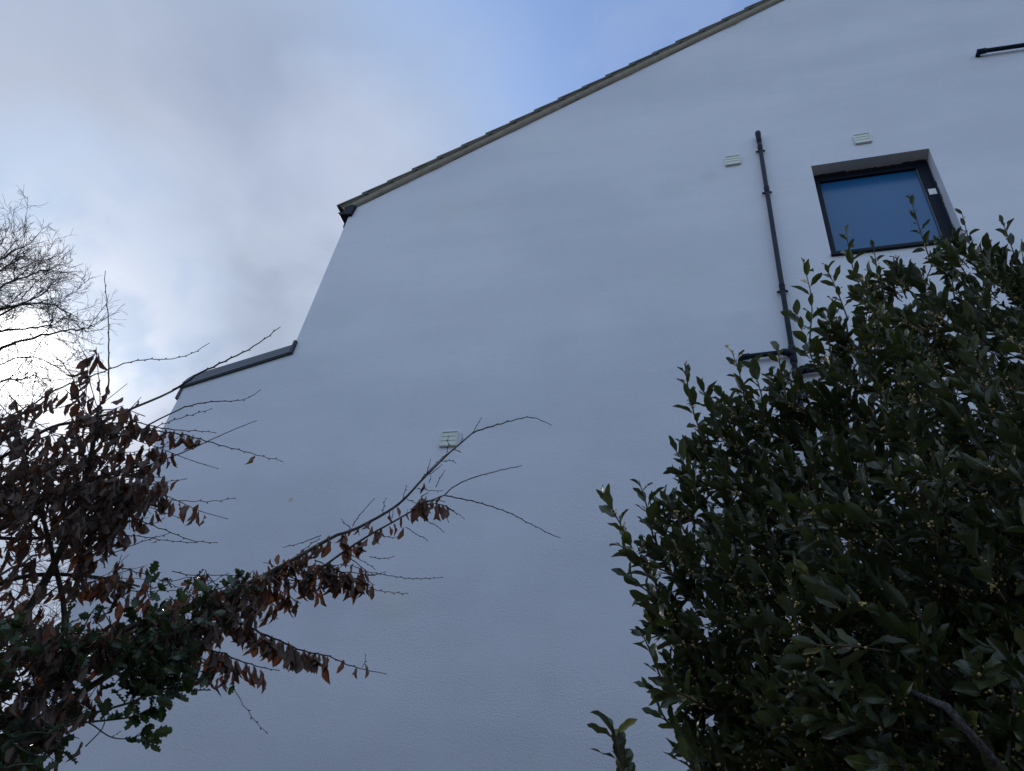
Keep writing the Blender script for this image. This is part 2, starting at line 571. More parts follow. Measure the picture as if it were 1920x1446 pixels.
# window jambs and bottom (the head is its own darker part)
RV = 0.14
w.add([(WX0, D, WZ0), (WX0, D + RV + .05, WZ0), (WX0, D + RV + .05, WZ1), (WX0, D, WZ1)], [np.array([[0, 3, 2, 1]])])
w.add([(WX1, D, WZ0), (WX1, D + RV + .05, WZ0), (WX1, D + RV + .05, WZ1), (WX1, D, WZ1)], [np.array([[0, 1, 2, 3]])])
w.add([(WX0, D, WZ0), (WX1, D, WZ0), (WX1, D + RV + .05, WZ0), (WX0, D + RV + .05, WZ0)], [np.array([[0, 1, 2, 3]])])
wall = w.build('wall', MW, house)

# --- window
win = MB()
yf = D + RV
fw = 0.085
win.box((WX0 + .001, yf, WZ0 + 0.03), (WX0 + 0.075, yf + 0.07, WZ1 - .002))
win.box((WX1 - 0.102, yf, WZ0 + 0.03), (WX1 - .001, yf + 0.07, WZ1 - .002))
win.box((WX0 + 0.075, yf + .001, WZ1 - fw), (WX1 - 0.102, yf + 0.069, WZ1 - .003))
win.box((WX0 + 0.075, yf + .001, WZ0 + 0.03), (WX1 - 0.102, yf + 0.069, WZ0 + 0.03 + 0.055))
window = bevel(win.build('window', M_FRAME, house), 0.006)
tag(window, 'square dark framed window with frosted glass coloured by reflected blue sky set deep in the white wall')
mp_, tp_, pp_, op_ = material('frosted_sky_tinted_glass')
cog = nd(tp_, 'ShaderNodeTexCoord').outputs['Object']
tp_.links.new(mixc(tp_, ramp(tp_, noise(tp_, cog, 1.1, 3), 0.3, 0.7), (0.010, 0.088, 0.228), (0.014, 0.098, 0.248)), pp_.inputs['Base Color'])  # frosted pane, blue of the reflected sky put mostly into its base colour
pp_.inputs['Roughness'].default_value = 0.22
pp_.inputs['IOR'].default_value = 1.5
pn = MB()
pn.box((WX0 + 0.07, yf + 0.030, WZ0 + 0.08), (WX1 - 0.098, yf + 0.046, WZ1 - 0.08))
pane = pn.build('pane', mp_, window)
bd = MB()                         # glazing bead, lighter on the right-hand side
bd.box((WX1 - 0.113, yf + 0.012, WZ0 + 0.10), (WX1 - 0.1035, yf + 0.030, WZ1 - 0.09))
bd.build('glazing_bead', M_CAP, window)
cill = MB()
cill.prism([(WX0 - 0.004, WZ0 - 0.035), (WX1 + 0.035, WZ0 - 0.035), (WX1 + 0.035, WZ0 + 0.006), (WX0 - 0.004, WZ0 + 0.006)], D - 0.028, D + RV + 0.02)
c_ = bevel(cill.build('sill', M_FRAME, window), 0.005)
st_ = MB()
d0 = ray(1749, 359)
q = CAM + d0 * ((yf - 0.001) / d0[1])
st_.box((q[0] - 0.035, yf - 0.0035, q[2] - 0.045), (q[0] + 0.03, yf - 0.0008, q[2] + 0.04))
tag(st_.build('sticker', M_STICK, window), 'small white sticker on the right of the dark frame')
# window head: bare darker render, with a ragged bead of sealant where it meets the frame
hd = MB()
hd.add([(WX0, D + .0, WZ1), (WX1, D + .0, WZ1), (WX1, D + RV + .05, WZ1 - 0.004), (WX0, D + RV + .05, WZ1 - 0.004)], [np.array([[0, 3, 2, 1]])])
hd.build('window_head', M_REVEAL, house)
rg = MB()
nx = 46
xx = np.linspace(WX0 + 0.02, WX1 - 0.004, nx)
rag = 0.010 + 0.010 * rng.random(nx) + 0.010 * (np.sin(xx * 7) > 0.2)
vv = [(x, D + RV - r_, WZ1 - 0.0035) for x, r_ in zip(xx, rag)] + [(x, D + RV + 0.003, WZ1 - 0.012) for x in xx]
rg.add(vv, [np.array([(k, k + 1, k + 1 + nx, k + nx) for k in range(nx - 1)])])
zz = np.linspace(WZ1 - 0.02, WZ0 + 0.25, nx)
rag = 0.004 + 0.012 * rng.random(nx) + 0.012 * (np.sin(zz * 9) > 0.3)
vv = [(WX1 - 0.0025, D + RV - r_, z) for z, r_ in zip(zz, rag)] + [(WX1 - 0.012, D + RV + 0.003, z) for z in zz]
rg.add(vv, [np.array([(k + nx, k + 1 + nx, k + 1, k) for k in range(nx - 1)])])
rg.build('sealant', M_SEAL, window)


# --- roof: stepped tile courses running back from the verge
roofdir = np.array([1.0, SL])
roofdir /= np.linalg.norm(roofdir)
nrm = np.array([-roofdir[1], roofdir[0]])
roof = MB()
OVH = 0.075                       # how far the tiles reach out over the wall face
E0 = np.array([XL - 0.105, ZE - SL * 0.105])     # eaves end of the roof line (top of the wall line)
Ltot = (XRIDGE - E0[0]) / roofdir[0]
gauge = 0.352
base_h = 0.075
k = 0
s = -0.015
while s < Ltot:
    e = min(s + gauge + 0.07, Ltot)
    p0 = E0 + roofdir * s + nrm * (base_h + 0.040)
    p1 = E0 + roofdir * e + nrm * (base_h + 0.002)
    jx = 0.0018 * math.sin(k * 2.3)
    if e - s > 0.1:
        roof.prism([tuple(p0), tuple(p1), tuple(p1 + nrm * 0.030), tuple(p0 + nrm * 0.030)], D - OVH - jx, YB + 0.05)
    s += gauge
    k += 1
# the far slope
Er = np.array([XR + 0.2, zt(XR) - SL * 0.2])
rd = np.array([-roofdir[0], roofdir[1]])
nr = np.array([roofdir[1], roofdir[0]])
Lr = (Er[0] - XRIDGE) / roofdir[0]
s = 0.0
while s < Lr:
    e = min(s + gauge + 0.07, Lr)
    p0 = Er + rd * s + nr * (base_h + 0.030)
    p1 = Er + rd * e + nr * (base_h + 0.004)
    if e - s > 0.1:
        roof.prism([tuple(p0 + nr * 0.026), tuple(p1 + nr * 0.026), tuple(p1), tuple(p0)], D - OVH, YB + 0.05)
    s += gauge
roof_o = bevel(roof.build('roof', M_TILE, house), 0.003, 1)
# mortar bedding with a ragged lower edge, and undercloak board
mo = MB()
nx = 260
ss = np.linspace(0.03, Ltot - 0.02, nx)
wob = 0.011 * np.sin(ss * 4.1) + 0.008 * np.sin(ss * 11.7 + 1) + 0.005 * rng.normal(size=nx)
prof = []
for q_, wv in zip(ss, wob):
    b0 = E0 + roofdir * q_ + nrm * (0.002 + wv * 0.6)
    b1 = E0 + roofdir * q_ + nrm * (base_h + 0.028)
    prof.append([(b0[0], D - 0.002, b0[1]), (b0[0], D - 0.022 - wv * 0.6, b0[1] + 0.004), (b0[0], D - 0.040, b0[1] + 0.022 + wv * 0.4),
                 (b1[0], D - 0.056, b1[1]), (b1[0], D + 0.02, b1[1])])
V = np.array(prof).reshape(-1, 3)
fs = []
for k in range(nx - 1):
    for c in range(4):
        fs.append((k * 5 + c, k * 5 + c + 1, k * 5 + 5 + c + 1, k * 5 + 5 + c))
mo.add(V, [np.array(fs)])
mo.build('verge_mortar', M_MORTAR, roof_o, smooth=True)
uc = MB()
s = 0.02
kk = 0
while s < Ltot - 0.05:
    e = min(s + 1.2, Ltot)
    p0 = E0 + roofdir * (s + 0.004) + nrm * (base_h + 0.006)
    p1 = E0 + roofdir * e + nrm * (base_h + 0.006)
    uc.prism([tuple(p0), tuple(p1), tuple(p1 + nrm * 0.010), tuple(p0 + nrm * 0.010)], D - 0.066 - 0.004 * math.sin(kk * 1.7), D + 0.03)
    s += 1.2
    kk += 1
uc.build('undercloak', M_UNDER, roof_o)
# eaves gutter, its bracket and the downpipe behind the corner
gt = MB()
gc = np.array([XL - 0.098, ZE - 0.055])
gr_, gi = 0.050, 0.044
angs = np.linspace(math.pi, 2 * math.pi, 11)
outer = [(gc[0] + gr_ * math.cos(a_), gc[1] + gr_ * math.sin(a_)) for a_ in angs]
inner = [(gc[0] + gi * math.cos(a_), gc[1] + gi * math.sin(a_)) for a_ in angs[::-1]]
gt.prism(outer + inner, D - 0.02, YB)
gt.prism([(gc[0] + (gr_ + .004) * math.cos(a_), gc[1] + .003 + (gr_ + .004) * math.sin(a_)) for a_ in angs], D - 0.032, D - 0.021)
gut = gt.build('gutter', M_PLAST, house)
bx = MB()
bx.prism([(XL - 0.045, ZE - 0.125), (XL + 0.050, ZE - 0.135), (XL + 0.068, ZE + 0.03), (XL + 0.0, ZE + 0.06), (XL - 0.085, ZE + 0.015), (XL - 0.05, ZE - 0.03)],
         D - 0.045, D - 0.002)
bx.build('box_end', M_PLAST, gut)
fa = MB()
fa.box((XL - 0.040, D + 0.0, ZE - 0.075), (XL - 0.003, YB, ZE - 0.06))
fa.box((XL - 0.047, D + 0.0, ZE - 0.075), (XL - 0.041, YB, ZE + 0.01))
fa.build('fascia', M_PLAST, gut)
dp = MB()
dp.tube([(gc[0], D + 0.12, gc[1] - 0.045), (gc[0], D + 0.12, gc[1] - 0.10), (XL - 0.04, D + 0.12, gc[1] - 0.24), (XL - 0.034, D + 0.12, gc[1] - 0.34), (XL - 0.034, D + 0.12, EZ1)],
        0.026, 14)
dp.build('downpipe', M_PLAST, house, smooth=True)

# --- extension roof with its grey capping
er = MB()
er.prism([(EXL - 0.01, EZ0 + 0.03), (XL - 0.02, EZ1 + 0.03), (XL - 0.02, EZ1 + 0.06), (EXL - 0.01, EZ0 + 0.06)], D + 0.06, D + 6.0)
er.build('extension_roof', M_CAPD, house)
cp = MB()
sl = (EZ1 - EZ0) / (XL - EXL)
cz = lambda x: EZ0 + sl * (x - EXL)
cp.prism([(EXL - 0.022, cz(EXL) - 0.012), (XL + 0.0, cz(XL) - 0.004), (XL + 0.006, cz(XL) + 0.105), (EXL + 0.075, cz(EXL + 0.075) + 0.118), (EXL + 0.02, cz(EXL) + 0.10),
          (EXL - 0.022, cz(EXL) + 0.045)],
         D - 0.030, D + 0.20)
cap = bevel(cp.build('coping', M_CAP, house), 0.004)
cpl = MB()
cpl.prism([(EXL - 0.028, cz(EXL) - 0.028), (XL + 0.004, cz(XL) - 0.020), (XL + 0.004, cz(XL) - 0.006), (EXL - 0.028, cz(EXL) - 0.014)], D - 0.022, D - 0.003)
cpl.box((XL - 0.004, D - 0.034, cz(XL) - 0.015), (XL + 0.028, D - 0.003, cz(XL) + 0.16))
cpl.box((EXL - 0.035, D - 0.012, EZ0 - 0.16), (EXL - 0.0, D + 0.2, EZ0 - 0.01))
cpl.build('drip_edge', M_CAPD, cap)


# --- wall vents with louvres
def vent(cx, cz_, label, wdt=0.156, hgt=0.156, nsl=3):
    m = MB()
    y0, y1 = D - 0.026, D - 0.0005
    b = 0.011
    m.box((cx - wdt / 2, y0, cz_ - hgt / 2), (cx + wdt / 2, y1, cz_ - hgt / 2 + b))
    m.box((cx - wdt / 2, y0, cz_ + hgt / 2 - b), (cx + wdt / 2, y1, cz_ + hgt / 2))
    m.box((cx - wdt / 2, y0 + .0005, cz_ - hgt / 2 + b), (cx - wdt / 2 + b, y1, cz_ + hgt / 2 - b))
    m.box((cx + wdt / 2 - b, y0 + .0005, cz_ - hgt / 2 + b), (cx + wdt / 2, y1, cz_ + hgt / 2 - b))
    o = bevel(m.build('wall_vent', M_VENT, house), 0.002, 1)
    tag(o, label)
    hh = (hgt - 2 * b) / nsl
    for k in range(nsl):
        z0 = cz_ - hgt / 2 + b + k * hh
        s_ = MB()
        s_.add([(cx - wdt / 2 + b, y0 + 0.004, z0 + 0.002), (cx + wdt / 2 - b, y0 + 0.004, z0 + 0.002), (cx + wdt / 2 - b, y0 + 0.0068, z0 + hh - 0.001), (cx - wdt / 2 + b, y0 + 0.0068, z0 + hh - 0.001),
                (cx - wdt / 2 + b, y0 + 0.008, z0 + 0.002), (cx + wdt / 2 - b, y0 + 0.008, z0 + 0.002), (cx + wdt / 2 - b, y0 + 0.0108, z0 + hh - 0.001), (cx - wdt / 2 + b, y0 + 0.0108, z0 + hh - 0.001)],
               [np.array([(0, 1, 2, 3), (7, 6, 5, 4), (0, 4, 5, 1), (3, 2, 6, 7), (0, 3, 7, 4), (1, 5, 6, 2)])])
        s_.build('louvre', M_VENT, o)


def wpt(x, y, off=0.0):
    d = ray(x, y)
    return CAM + d * ((D - off) / d[1])


for px, py, lb in ((842, 823, 'cream vent low on the bare middle of the wall, behind a branch tip'),
                   (1374, 301, 'cream vent left of the dark soil pipe'),
                   (1617, 260, 'cream vent above the window')):
    q = wpt(px, py, 0.014)
    vent(q[0], q[2], lb)

# --- soil pipe and its branches
PX, PY = 0.518, D - 0.048
sp = MB()
ztop = wpt(1421, 250, .05)[2]
sp.tube([(PX, PY, 3.0), (PX, PY, ztop)], 0.0218, 20)
pipe = sp.build('soil_pipe', M_PLAST, house, smooth=True)
pc = MB()
pc.tube([(PX, PY, ztop - 0.17), (PX, PY, ztop - 0.165), (PX, PY, ztop - 0.07), (PX, PY, ztop - 0.055), (PX, PY, ztop - 0.02), (PX, PY, ztop + 0.012)],
        [0.023, 0.026, 0.026, 0.028, 0.030, 0.030], 20)
pc.build('pipe_cap', M_PLAST, pipe, smooth=True)
for zb in (wpt(1436, 356, .05)[2], wpt(1463, 541, .05)[2], 4.3, wpt(1427, 281, .03)[2]):
    b_ = MB()
    b_.tube([(PX, PY, zb - 0.030), (PX, PY, zb + 0.03)], 0.0250, 20)
    b_.tube([(PX, PY, zb + 0.028), (PX, PY, zb + 0.038)], 0.0272, 20)
    b_.box((PX - 0.046, D - 0.030, zb - 0.020), (PX + 0.046, D - 0.014, zb - 0.006))
    b_.box((PX - 0.02, D - 0.03, zb - 0.020), (PX + 0.02, D - 0.001, zb + 0.015))
    b_.build('pipe_bracket', M_PLAST, pipe)
jn = MB()
zj = wpt(1481, 665, .05)[2]
jn.tube([(PX, PY, zj - 0.09), (PX, PY, zj - 0.085), (PX, PY, zj + 0.085), (PX, PY, zj + 0.09)], [0.025, 0.029, 0.029, 0.025], 20)
jn.tube([(PX, PY, zj - 0.02), (PX - 0.035, PY, zj + 0.028), (PX - 0.07, PY, zj + 0.035)], [0.03, 0.031, 0.031], 16)
jn.build('pipe_junction', M_PLAST, pipe, smooth=True)
wp = MB()
zl = wpt(1392, 670, .05)[2]
wp.tube([(PX - 0.06, PY, zj + 0.034), (PX - 0.37, PY, zl + 0.003), (PX - 0.395, PY + 0.008, zl), (PX - 0.405, PY + 0.03, zl - 0.004), (PX - 0.405, D + 0.01, zl - 0.004)], 0.0215, 16)
wp.tube([(PX - 0.33, PY, zl + 0.006), (PX - 0.39, PY, zl + 0.001)], 0.027, 16)
wp.build('waste_pipe', M_PLAST, house, smooth=True)
wp2 = MB()
zz1 = zj - 0.17
pts = [(PX, PY, zz1 - 0.02), (PX + 0.1, PY, zz1), (PX + 0.22, PY, zz1 + 0.01), (PX + 0.27, PY, zz1 + 0.05), (PX + 0.30, PY, zz1 + 0.13), (PX + 0.36, PY, zz1 + 0.19), (PX + 0.43, PY + .01, zz1 + 0.2),
       (PX + 0.50, D + 0.01, zz1 + 0.19)]
wp2.tube(pts, 0.030, 16)
wp2.build('waste_pipe', M_PLAST, house, smooth=True)
op = MB()
qa, qb = wpt(1836, 97, .05), wpt(1925, 84, .05)
ddx = (qb - qa)
op.tube([(qa[0] - 0.006, D + 0.01, qa[2]), (qa[0] - 0.006, PY + 0.022, qa[2]), (qa[0] + 0.008, PY + 0.003, qa[2]), (qa[0] + 0.04, PY, qa[2] + 0.001), tuple(qb + np.array([0, 0, 0])), (qb[0] + 1.8, PY, qb[2] + 0.03)], 0.0235, 16)
op.tube([(qa[0] - 0.018, PY, qa[2]), (qa[0] + 0.065, PY, qa[2] + 0.001)], 0.030, 16)
t2 = op.build('overflow_pipe', M_PLAST, house, smooth=True)
tag(t2, 'dark pipe running off the top right of the wall')


# ------------------------------------------------------------------ leaf templates
def leaf_template(L=1.0, wmax=0.34, rows=8, wave=0.03, fold=0.12, curl=0.12, peak=0.45, seed=0, cols=5, ragged=0.0, roll=0.0, twist=0.0):
    r_ = np.random.default_rng(seed)
    v, a_ = [], []
    ph = r_.random() * 6
    for i in range(rows + 1):
        t_ = i / rows
        wv = (t_ ** (peak * 1.6)) * ((1 - t_) ** ((1 - peak) * 1.6))
        mx = (peak ** (peak * 1.6)) * ((1 - peak) ** ((1 - peak) * 1.6))
        hw = wmax / 2 * wv / mx
        if i == 0 or i == rows:
            hw = 0.006
        tw = twist * (t_ - 0.3)
        for j in range(cols):
            u = j / (cols - 1) * 2 - 1
            x = u * hw
            z = fold * abs(u) * hw * 2
            if roll:
                ang = u * roll * (0.6 + 0.5 * t_)
                rr = hw / max(roll, 1e-3) * 1.1
                x = math.sin(ang) * rr
                z = (1 - math.cos(ang)) * rr
            z += wave * math.sin(t_ * 13 + ph + (1.4 if u > 0 else 0)) * abs(u) ** 1.5 * (1 - (2 * t_ - 1) ** 4)
            if ragged and 0 < i < rows:
                x *= 1 + ragged * r_.normal() * (abs(u) > 0.9)
                z += ragged * 0.12 * r_.normal()
            y = t_ - (ragged * 0.05 * r_.normal() if ragged and abs(u) > .9 else 0)
            xr = x * math.cos(tw) - z * math.sin(tw)
            zr = x * math.sin(tw) + z * math.cos(tw)
            # curl along the length
            c_ = curl * t_ * t_
            v.append((xr, y * (1 - 0.3 * abs(curl) * t_), zr - c_ * (1 if curl > 0 else -1) * abs(1)))
            a_.append((j / (cols - 1), t_))
    f = []
    for i in range(rows):
        for j in range(cols - 1):
            b = i * cols + j
            f.append((b, b + 1, b + cols + 1, b + cols))
    return np.array(v) * L, np.array(f), np.array(a_)


_br = np.random.default_rng(9)
BAY = [leaf_template(wmax=_br.uniform(.33, .45), wave=_br.uniform(.015, .05), fold=_br.uniform(.08, .4), curl=_br.uniform(-.08, .32), peak=_br.uniform(.44, .56), seed=k, cols=5, rows=8,
                     twist=_br.uniform(-.7, .7), ragged=.03 if k % 4 == 0 else 0.0) for k in range(14)]
_dr = np.random.default_rng(5)
DEAD = [leaf_template(wmax=_dr.uniform(.34, .56), wave=.05, fold=.1, curl=_dr.uniform(.1, .5) * (1 if k % 3 else -1), peak=_dr.uniform(.42, .6), seed=20 + k, cols=6, rows=9,
                      ragged=_dr.uniform(.05, .14), roll=_dr.uniform(.9, 2.5), twist=_dr.uniform(-2, 2)) for k in range(16)]


def holly_template(seed):
    r_ = np.random.default_rng(seed)
    rows = 8
    v, a_ = [], []
    for i in range(rows + 1):
        t_ = i / rows
        hw = 0.29 * math.sin(math.pi * min(1, t_ * 0.96 + 0.03)) ** 0.7
        spike = (i % 2 == 1)
        e = hw * (1.22 if spike else 0.80)
        if i in (0, rows):
            e = 0.01
        up = 0.10 if spike else -0.02
        for j, u in enumerate((-1, -.5, 0, .5, 1)):
            x = u * (e if abs(u) == 1 else hw * 1.1)
            y = t_ + (0.04 if spike and abs(u) == 1 else 0)
            z = abs(u) ** 2 * up + 0.03 * abs(u) + 0.02 * r_.normal() - 0.12 * t_ * t_
            v.append((x, y, z))
            a_.append((j / 4, t_))
    f = [(i * 5 + j, i * 5 + j + 1, i * 5 + j + 6, i * 5 + j + 5) for i in range(rows) for j in range(4)]
    return np.array(v), np.array(f), np.array(a_)


HOLLY = [holly_template(50 + k) for k in range(4)]


def rnd_unit(n_=1):
    v = rng.normal(size=(n_, 3))
    return v / np.linalg.norm(v, axis=1)[:, None]


UP = np.array([0, 0, 1.0])


def resample(pts, step):
    pts = np.asarray(pts, float)
    L = np.concatenate([[0], np.cumsum(np.linalg.norm(np.diff(pts, axis=0), axis=1))])
    n_ = max(3, int(L[-1] / step) + 1)
    q_ = np.linspace(0, L[-1], n_)
    return np.stack([np.interp(q_, L, pts[:, k]) for k in range(3)], -1)


def smooth(pts, it=1):
    pts = np.asarray(pts, float)
    for _ in range(it):
        q_ = [pts[0]]
        for a_, b_ in zip(pts[:-1], pts[1:]):
            q_ += [a_ * .75 + b_ * .25, a_ * .25 + b_ * .75]
        q_.append(pts[-1])
        pts = np.array(q_)
    return pts


def inpoly(px, py, poly):
    px = np.asarray(px)
    py = np.asarray(py)
    c = np.zeros(px.shape, bool)
    n_ = len(poly)
    for a_ in range(n_):
        x0, y0 = poly[a_]
        x1, y1 = poly[(a_ + 1) % n_]
        cond = ((y0 > py) != (y1 > py)) & (px < (x1 - x0) * (py - y0) / (y1 - y0 + 1e-9) + x0)
        c ^= cond
    return c


def edgedist(px, py, poly):
    best = np.full(np.shape(px), 1e9)
    n_ = len(poly)
    for a_ in range(n_):
        A = np.array(poly[a_], float)
        B = np.array(poly[(a_ + 1) % n_], float)
        d = B - A
        t_ = np.clip(((px - A[0]) * d[0] + (py - A[1]) * d[1]) / (d @ d), 0, 1)
        best = np.minimum(best, np.hypot(px - A[0] - d[0] * t_, py - A[1] - d[1] * t_))
    return best


def sample_poly(poly, n_):
    P = np.array(poly, float)
    lo, hi = P.min(0), P.max(0)
    X, Y = [], []
    while len(X) < n_:
        x = rng.uniform(lo[0], hi[0], n_ * 2)
        y = rng.uniform(lo[1], hi[1], n_ * 2)
        k_ = inpoly(x, y, poly)
        X += list(x[k_])
        Y += list(y[k_])
    return np.array(X[:n_]), np.array(Y[:n_])


# ------------------------------------------------------------------ bay tree
class Leaves:
    def __init__(self):
        self.p, self.y, self.z, self.s, self.t = [], [], [], [], []

    def add(self, p, y, z, s, t_):
        self.p.append(p)
        self.y.append(y)
        self.z.append(z)
        self.s.append(s)
        self.t.append(t_)

    def emit(self, mb, tm):
        mb.instances(tm, np.array(self.p), np.array(self.y), np.array(self.z), np.array(self.s), np.array(self.t))


def bay_shoot(stems, leaves, buds, base, tip, nleaf=10, size=0.07, rad=0.0022, bare=0.15, spread=0.75, bud_p=0.25, tipsize=0.6):
    base = np.asarray(base, float)
    tip = np.asarray(tip, float)
    L = np.linalg.norm(tip - base)
    mid_ = (base + tip) / 2 + rnd_unit()[0] * L * 0.06
    pts = smooth([base, mid_, tip], 1)
    stems.tube(pts, np.linspace(rad, rad * 0.45, len(pts)), 5, tint=rng.random())
    ax = (tip - base) / L
    ref = np.cross(ax, rnd_unit()[0])
    ref /= np.linalg.norm(ref)
    ref2 = np.cross(ax, ref)
    ph = rng.random() * 6.28
    seg = np.concatenate([[0], np.cumsum(np.linalg.norm(np.diff(pts, axis=0), axis=1))])
    seg /= seg[-1]
    for k in range(nleaf):
        t_ = bare + (1 - bare) * (k + 0.5 * rng.random()) / nleaf
        t_ = min(t_, 1)
        p = np.array([np.interp(t_, seg, pts[:, c]) for c in range(3)])
        an = ph + k * 2.4 + rng.normal() * 0.25
        rad_d = ref * math.cos(an) + ref2 * math.sin(an)
        op_ = spread * (1.15 - 0.75 * t_) + rng.normal() * 0.12
        y = ax * math.cos(op_) + rad_d * math.sin(max(op_, 0.12))
        y = y + rnd_unit()[0] * 0.22
        z = ax - rad_d * 0.2 + rnd_unit()[0] * 0.28
        s_ = size * (0.62 + 0.62 * rng.random()) * (1 - (1 - tipsize) * max(0, t_ - 0.6) / 0.4)
        pet = 0.006
        yn = y / np.linalg.norm(y)
        stems.tube([p, p + yn * pet * 1.5], [0.0009, 0.0007], 3, cap=False, tint=0.5)
        leaves.add(p + yn * pet, y, z, s_, rng.random())
        if t_ < 0.85 and rng.random() < bud_p:
            for q_ in range(rng.integers(2, 6)):
                c = p + rad_d * 0.006 + rnd_unit()[0] * 0.007
                buds.append((c, 0.0016 + 0.0012 * rng.random()))
    # terminal bud
    stems.tube([tip, tip + ax * 0.007], [0.0018, 0.0006], 4, tint=0.5)


def ico():
    bm = bmesh.new()
    bmesh.ops.create_icosphere(bm, subdivisions=1, radius=1.0)
    v = np.array([x.co[:] for x in bm.verts])
    f = np.array([[q_.index for q_ in fc.verts] for fc in bm.faces])
    bm.free()
    return v, f, np.zeros((len(v), 2))


ICO = ico()

BODY = [(1300, 880), (1318, 830), (1345, 790), (1390, 742), (1440, 720), (1500, 730), (1530, 690), (1545, 640), (1562, 585), (1600, 560),
        (1640, 530), (1700, 505), (1750, 485), (1800, 460), (1850, 470), (1920, 480), (2080, 440), (2330, 480), (2480, 900), (2500, 1600), (2450, 2500),
        (1300, 2500), (1310, 1900), (1350, 1500), (1318, 1400), (1285, 1320), (1258, 1250), (1236, 1190), (1230, 1130), (1216, 1080), (1204, 1030),
        (1222, 985), (1262, 965), (1282, 920)]
bay = empty('bay_tree', (1.55, 2.3, 0))
tag(bay, 'large dark evergreen bay tree with pointed leaves and yellow buds filling the right side', 'tree')
stems, lv, buds = MB(), Leaves(), []
nsh = 4200
X, Y = sample_poly(BODY, nsh)
E_ = edgedist(X, Y, BODY)
for x, y, e in zip(X, Y, E_):
    inview = (x < 1990) and (y < 1500)
    if not inview and rng.random() < 0.3:
        continue
    th = min(1.0, e / 300.0)
    if inview:
        h = rng.uniform(2.02 - 0.50 * th, 2.10 + 0.55 * th)
    else:
        h = rng.uniform(1.75, 2.7)
    d = ray(x, y)
    if d[2] / d[1] * h < -1.45:
        continue
    p = CAM + d * (h / d[1])
    if p[2] < 0.12:
        continue
    out_ = np.array([p[0] - 1.65, (p[1] - 2.35), 0.0])
    out_ /= np.linalg.norm(out_) + .2
    up = 0.15 + 0.9 * min(1, max(0, (p[2] - 1.7) / 1.5))
    L = rng.uniform(0.12, 0.22)
    if e < 90:
        L *= 0.7
    dr = out_ * 0.55 + UP * up + rnd_unit()[0] * 0.5
    dr /= np.linalg.norm(dr)
    tip = p + dr * L * 0.5
    base = p - dr * L * 0.5
    bay_shoot(stems, lv, buds, base, tip, nleaf=int(rng.integers(8, 13)), size=rng.uniform(.050, .070) if p[2] > 2.2 else rng.uniform(.054, .074), bud_p=0.6 if e < 260 else 0.35)
# leading shoots that stand clear of the mass: base pixel, tip pixel, forward distance, leaves
LEAD = [((1748, 500), (1706, 366), 2.15, 13, .050), ((1615, 545), (1586, 428), 2.1, 11, .060), ((1650, 560), (1638, 462), 2.1, 9, .055), ((1835, 520), (1803, 398), 2.1, 11, .055),
        ((1925, 560), (1878, 412), 2.1, 13, .058), ((1518, 640), (1506, 492), 2.0, 12, .066), ((1590, 600), (1547, 498), 2.05, 11, .06), ((1530, 690), (1492, 585), 1.95, 10, .07),
        ((1320, 830), (1284, 684), 1.85, 14, .062), ((1350, 800), (1316, 722), 1.85, 8, .062), ((1385, 790), (1357, 738), 1.85, 6, .062), ((1400, 780), (1374, 664), 1.9, 11, .064),
        ((1435, 780), (1408, 684), 1.9, 9, .066), ((1478, 760), (1458, 655), 1.9, 10, .064), ((1190, 1040), (1128, 928), 1.8, 8, .070), ((1225, 1010), (1199, 905), 1.85, 9, .066),
        ((1285, 1000), (1246, 930), 1.8, 8, .06), ((1310, 930), (1268, 846), 1.85, 9, .064), ((1245, 1130), (1172, 1078), 1.8, 7, .066), ((1235, 1100), (1160, 1020), 1.8, 7, .07),
        ((1255, 1310), (1206, 1190), 1.75, 8, .062), ((1290, 1320), (1222, 1290), 1.75, 7, .062), ((1320, 1400), (1240, 1345), 1.75, 7, .064), ((1350, 1440), (1290, 1400), 1.75, 6, .066),
        ((1790, 560), (1770, 455), 2.15, 9, .058), ((1865, 540), (1850, 455), 2.1, 8, .058), ((1700, 560), (1680, 480), 2.1, 9, .056), ((1560, 680), (1562, 560), 2.0, 10, .066),
        ((1270, 1080), (1190, 1040), 1.8, 8, .066), ((1275, 1200), (1215, 1130), 1.8, 7, .066), ((1730, 540), (1760, 440), 2.3, 8, .055), ((1330, 1330), (1260, 1290), 1.7, 8, .062),
        ((1900, 600), (1915, 450), 2.3, 9, .055), ((1660, 600), (1610, 520), 2.0, 8, .06), ((1350, 1500), (1290, 1425), 1.7, 6, .068)]
# older growth deep inside closes the crown
X, Y = sample_poly(BODY, 1500)
E_ = edgedist(X, Y, BODY)
for x, y, e in zip(X, Y, E_):
    if e < 70 or y > 1560 or x > 2050:
        continue
    d = ray(x, y)
    p = CAM + d * (rng.uniform(2.25, 2.85) / d[1])
    dr = UP * .7 + rnd_unit()[0] * .6
    dr /= np.linalg.norm(dr)
    bay_shoot(stems, lv, buds, p - dr * .08, p + dr * .08, nleaf=8, size=.082, bud_p=0.1)
for b_, t_, h, nl, sz in LEAD:
    d1, d2 = ray(*b_), ray(*t_)
    bay_shoot(stems, lv, buds, CAM + d1 * (h / d1[1]), CAM + d2 * ((h - .03) / d2[1]), nleaf=nl, size=sz * 0.98, bare=0.1, spread=0.8, bud_p=0.08, rad=0.003, tipsize=.75)
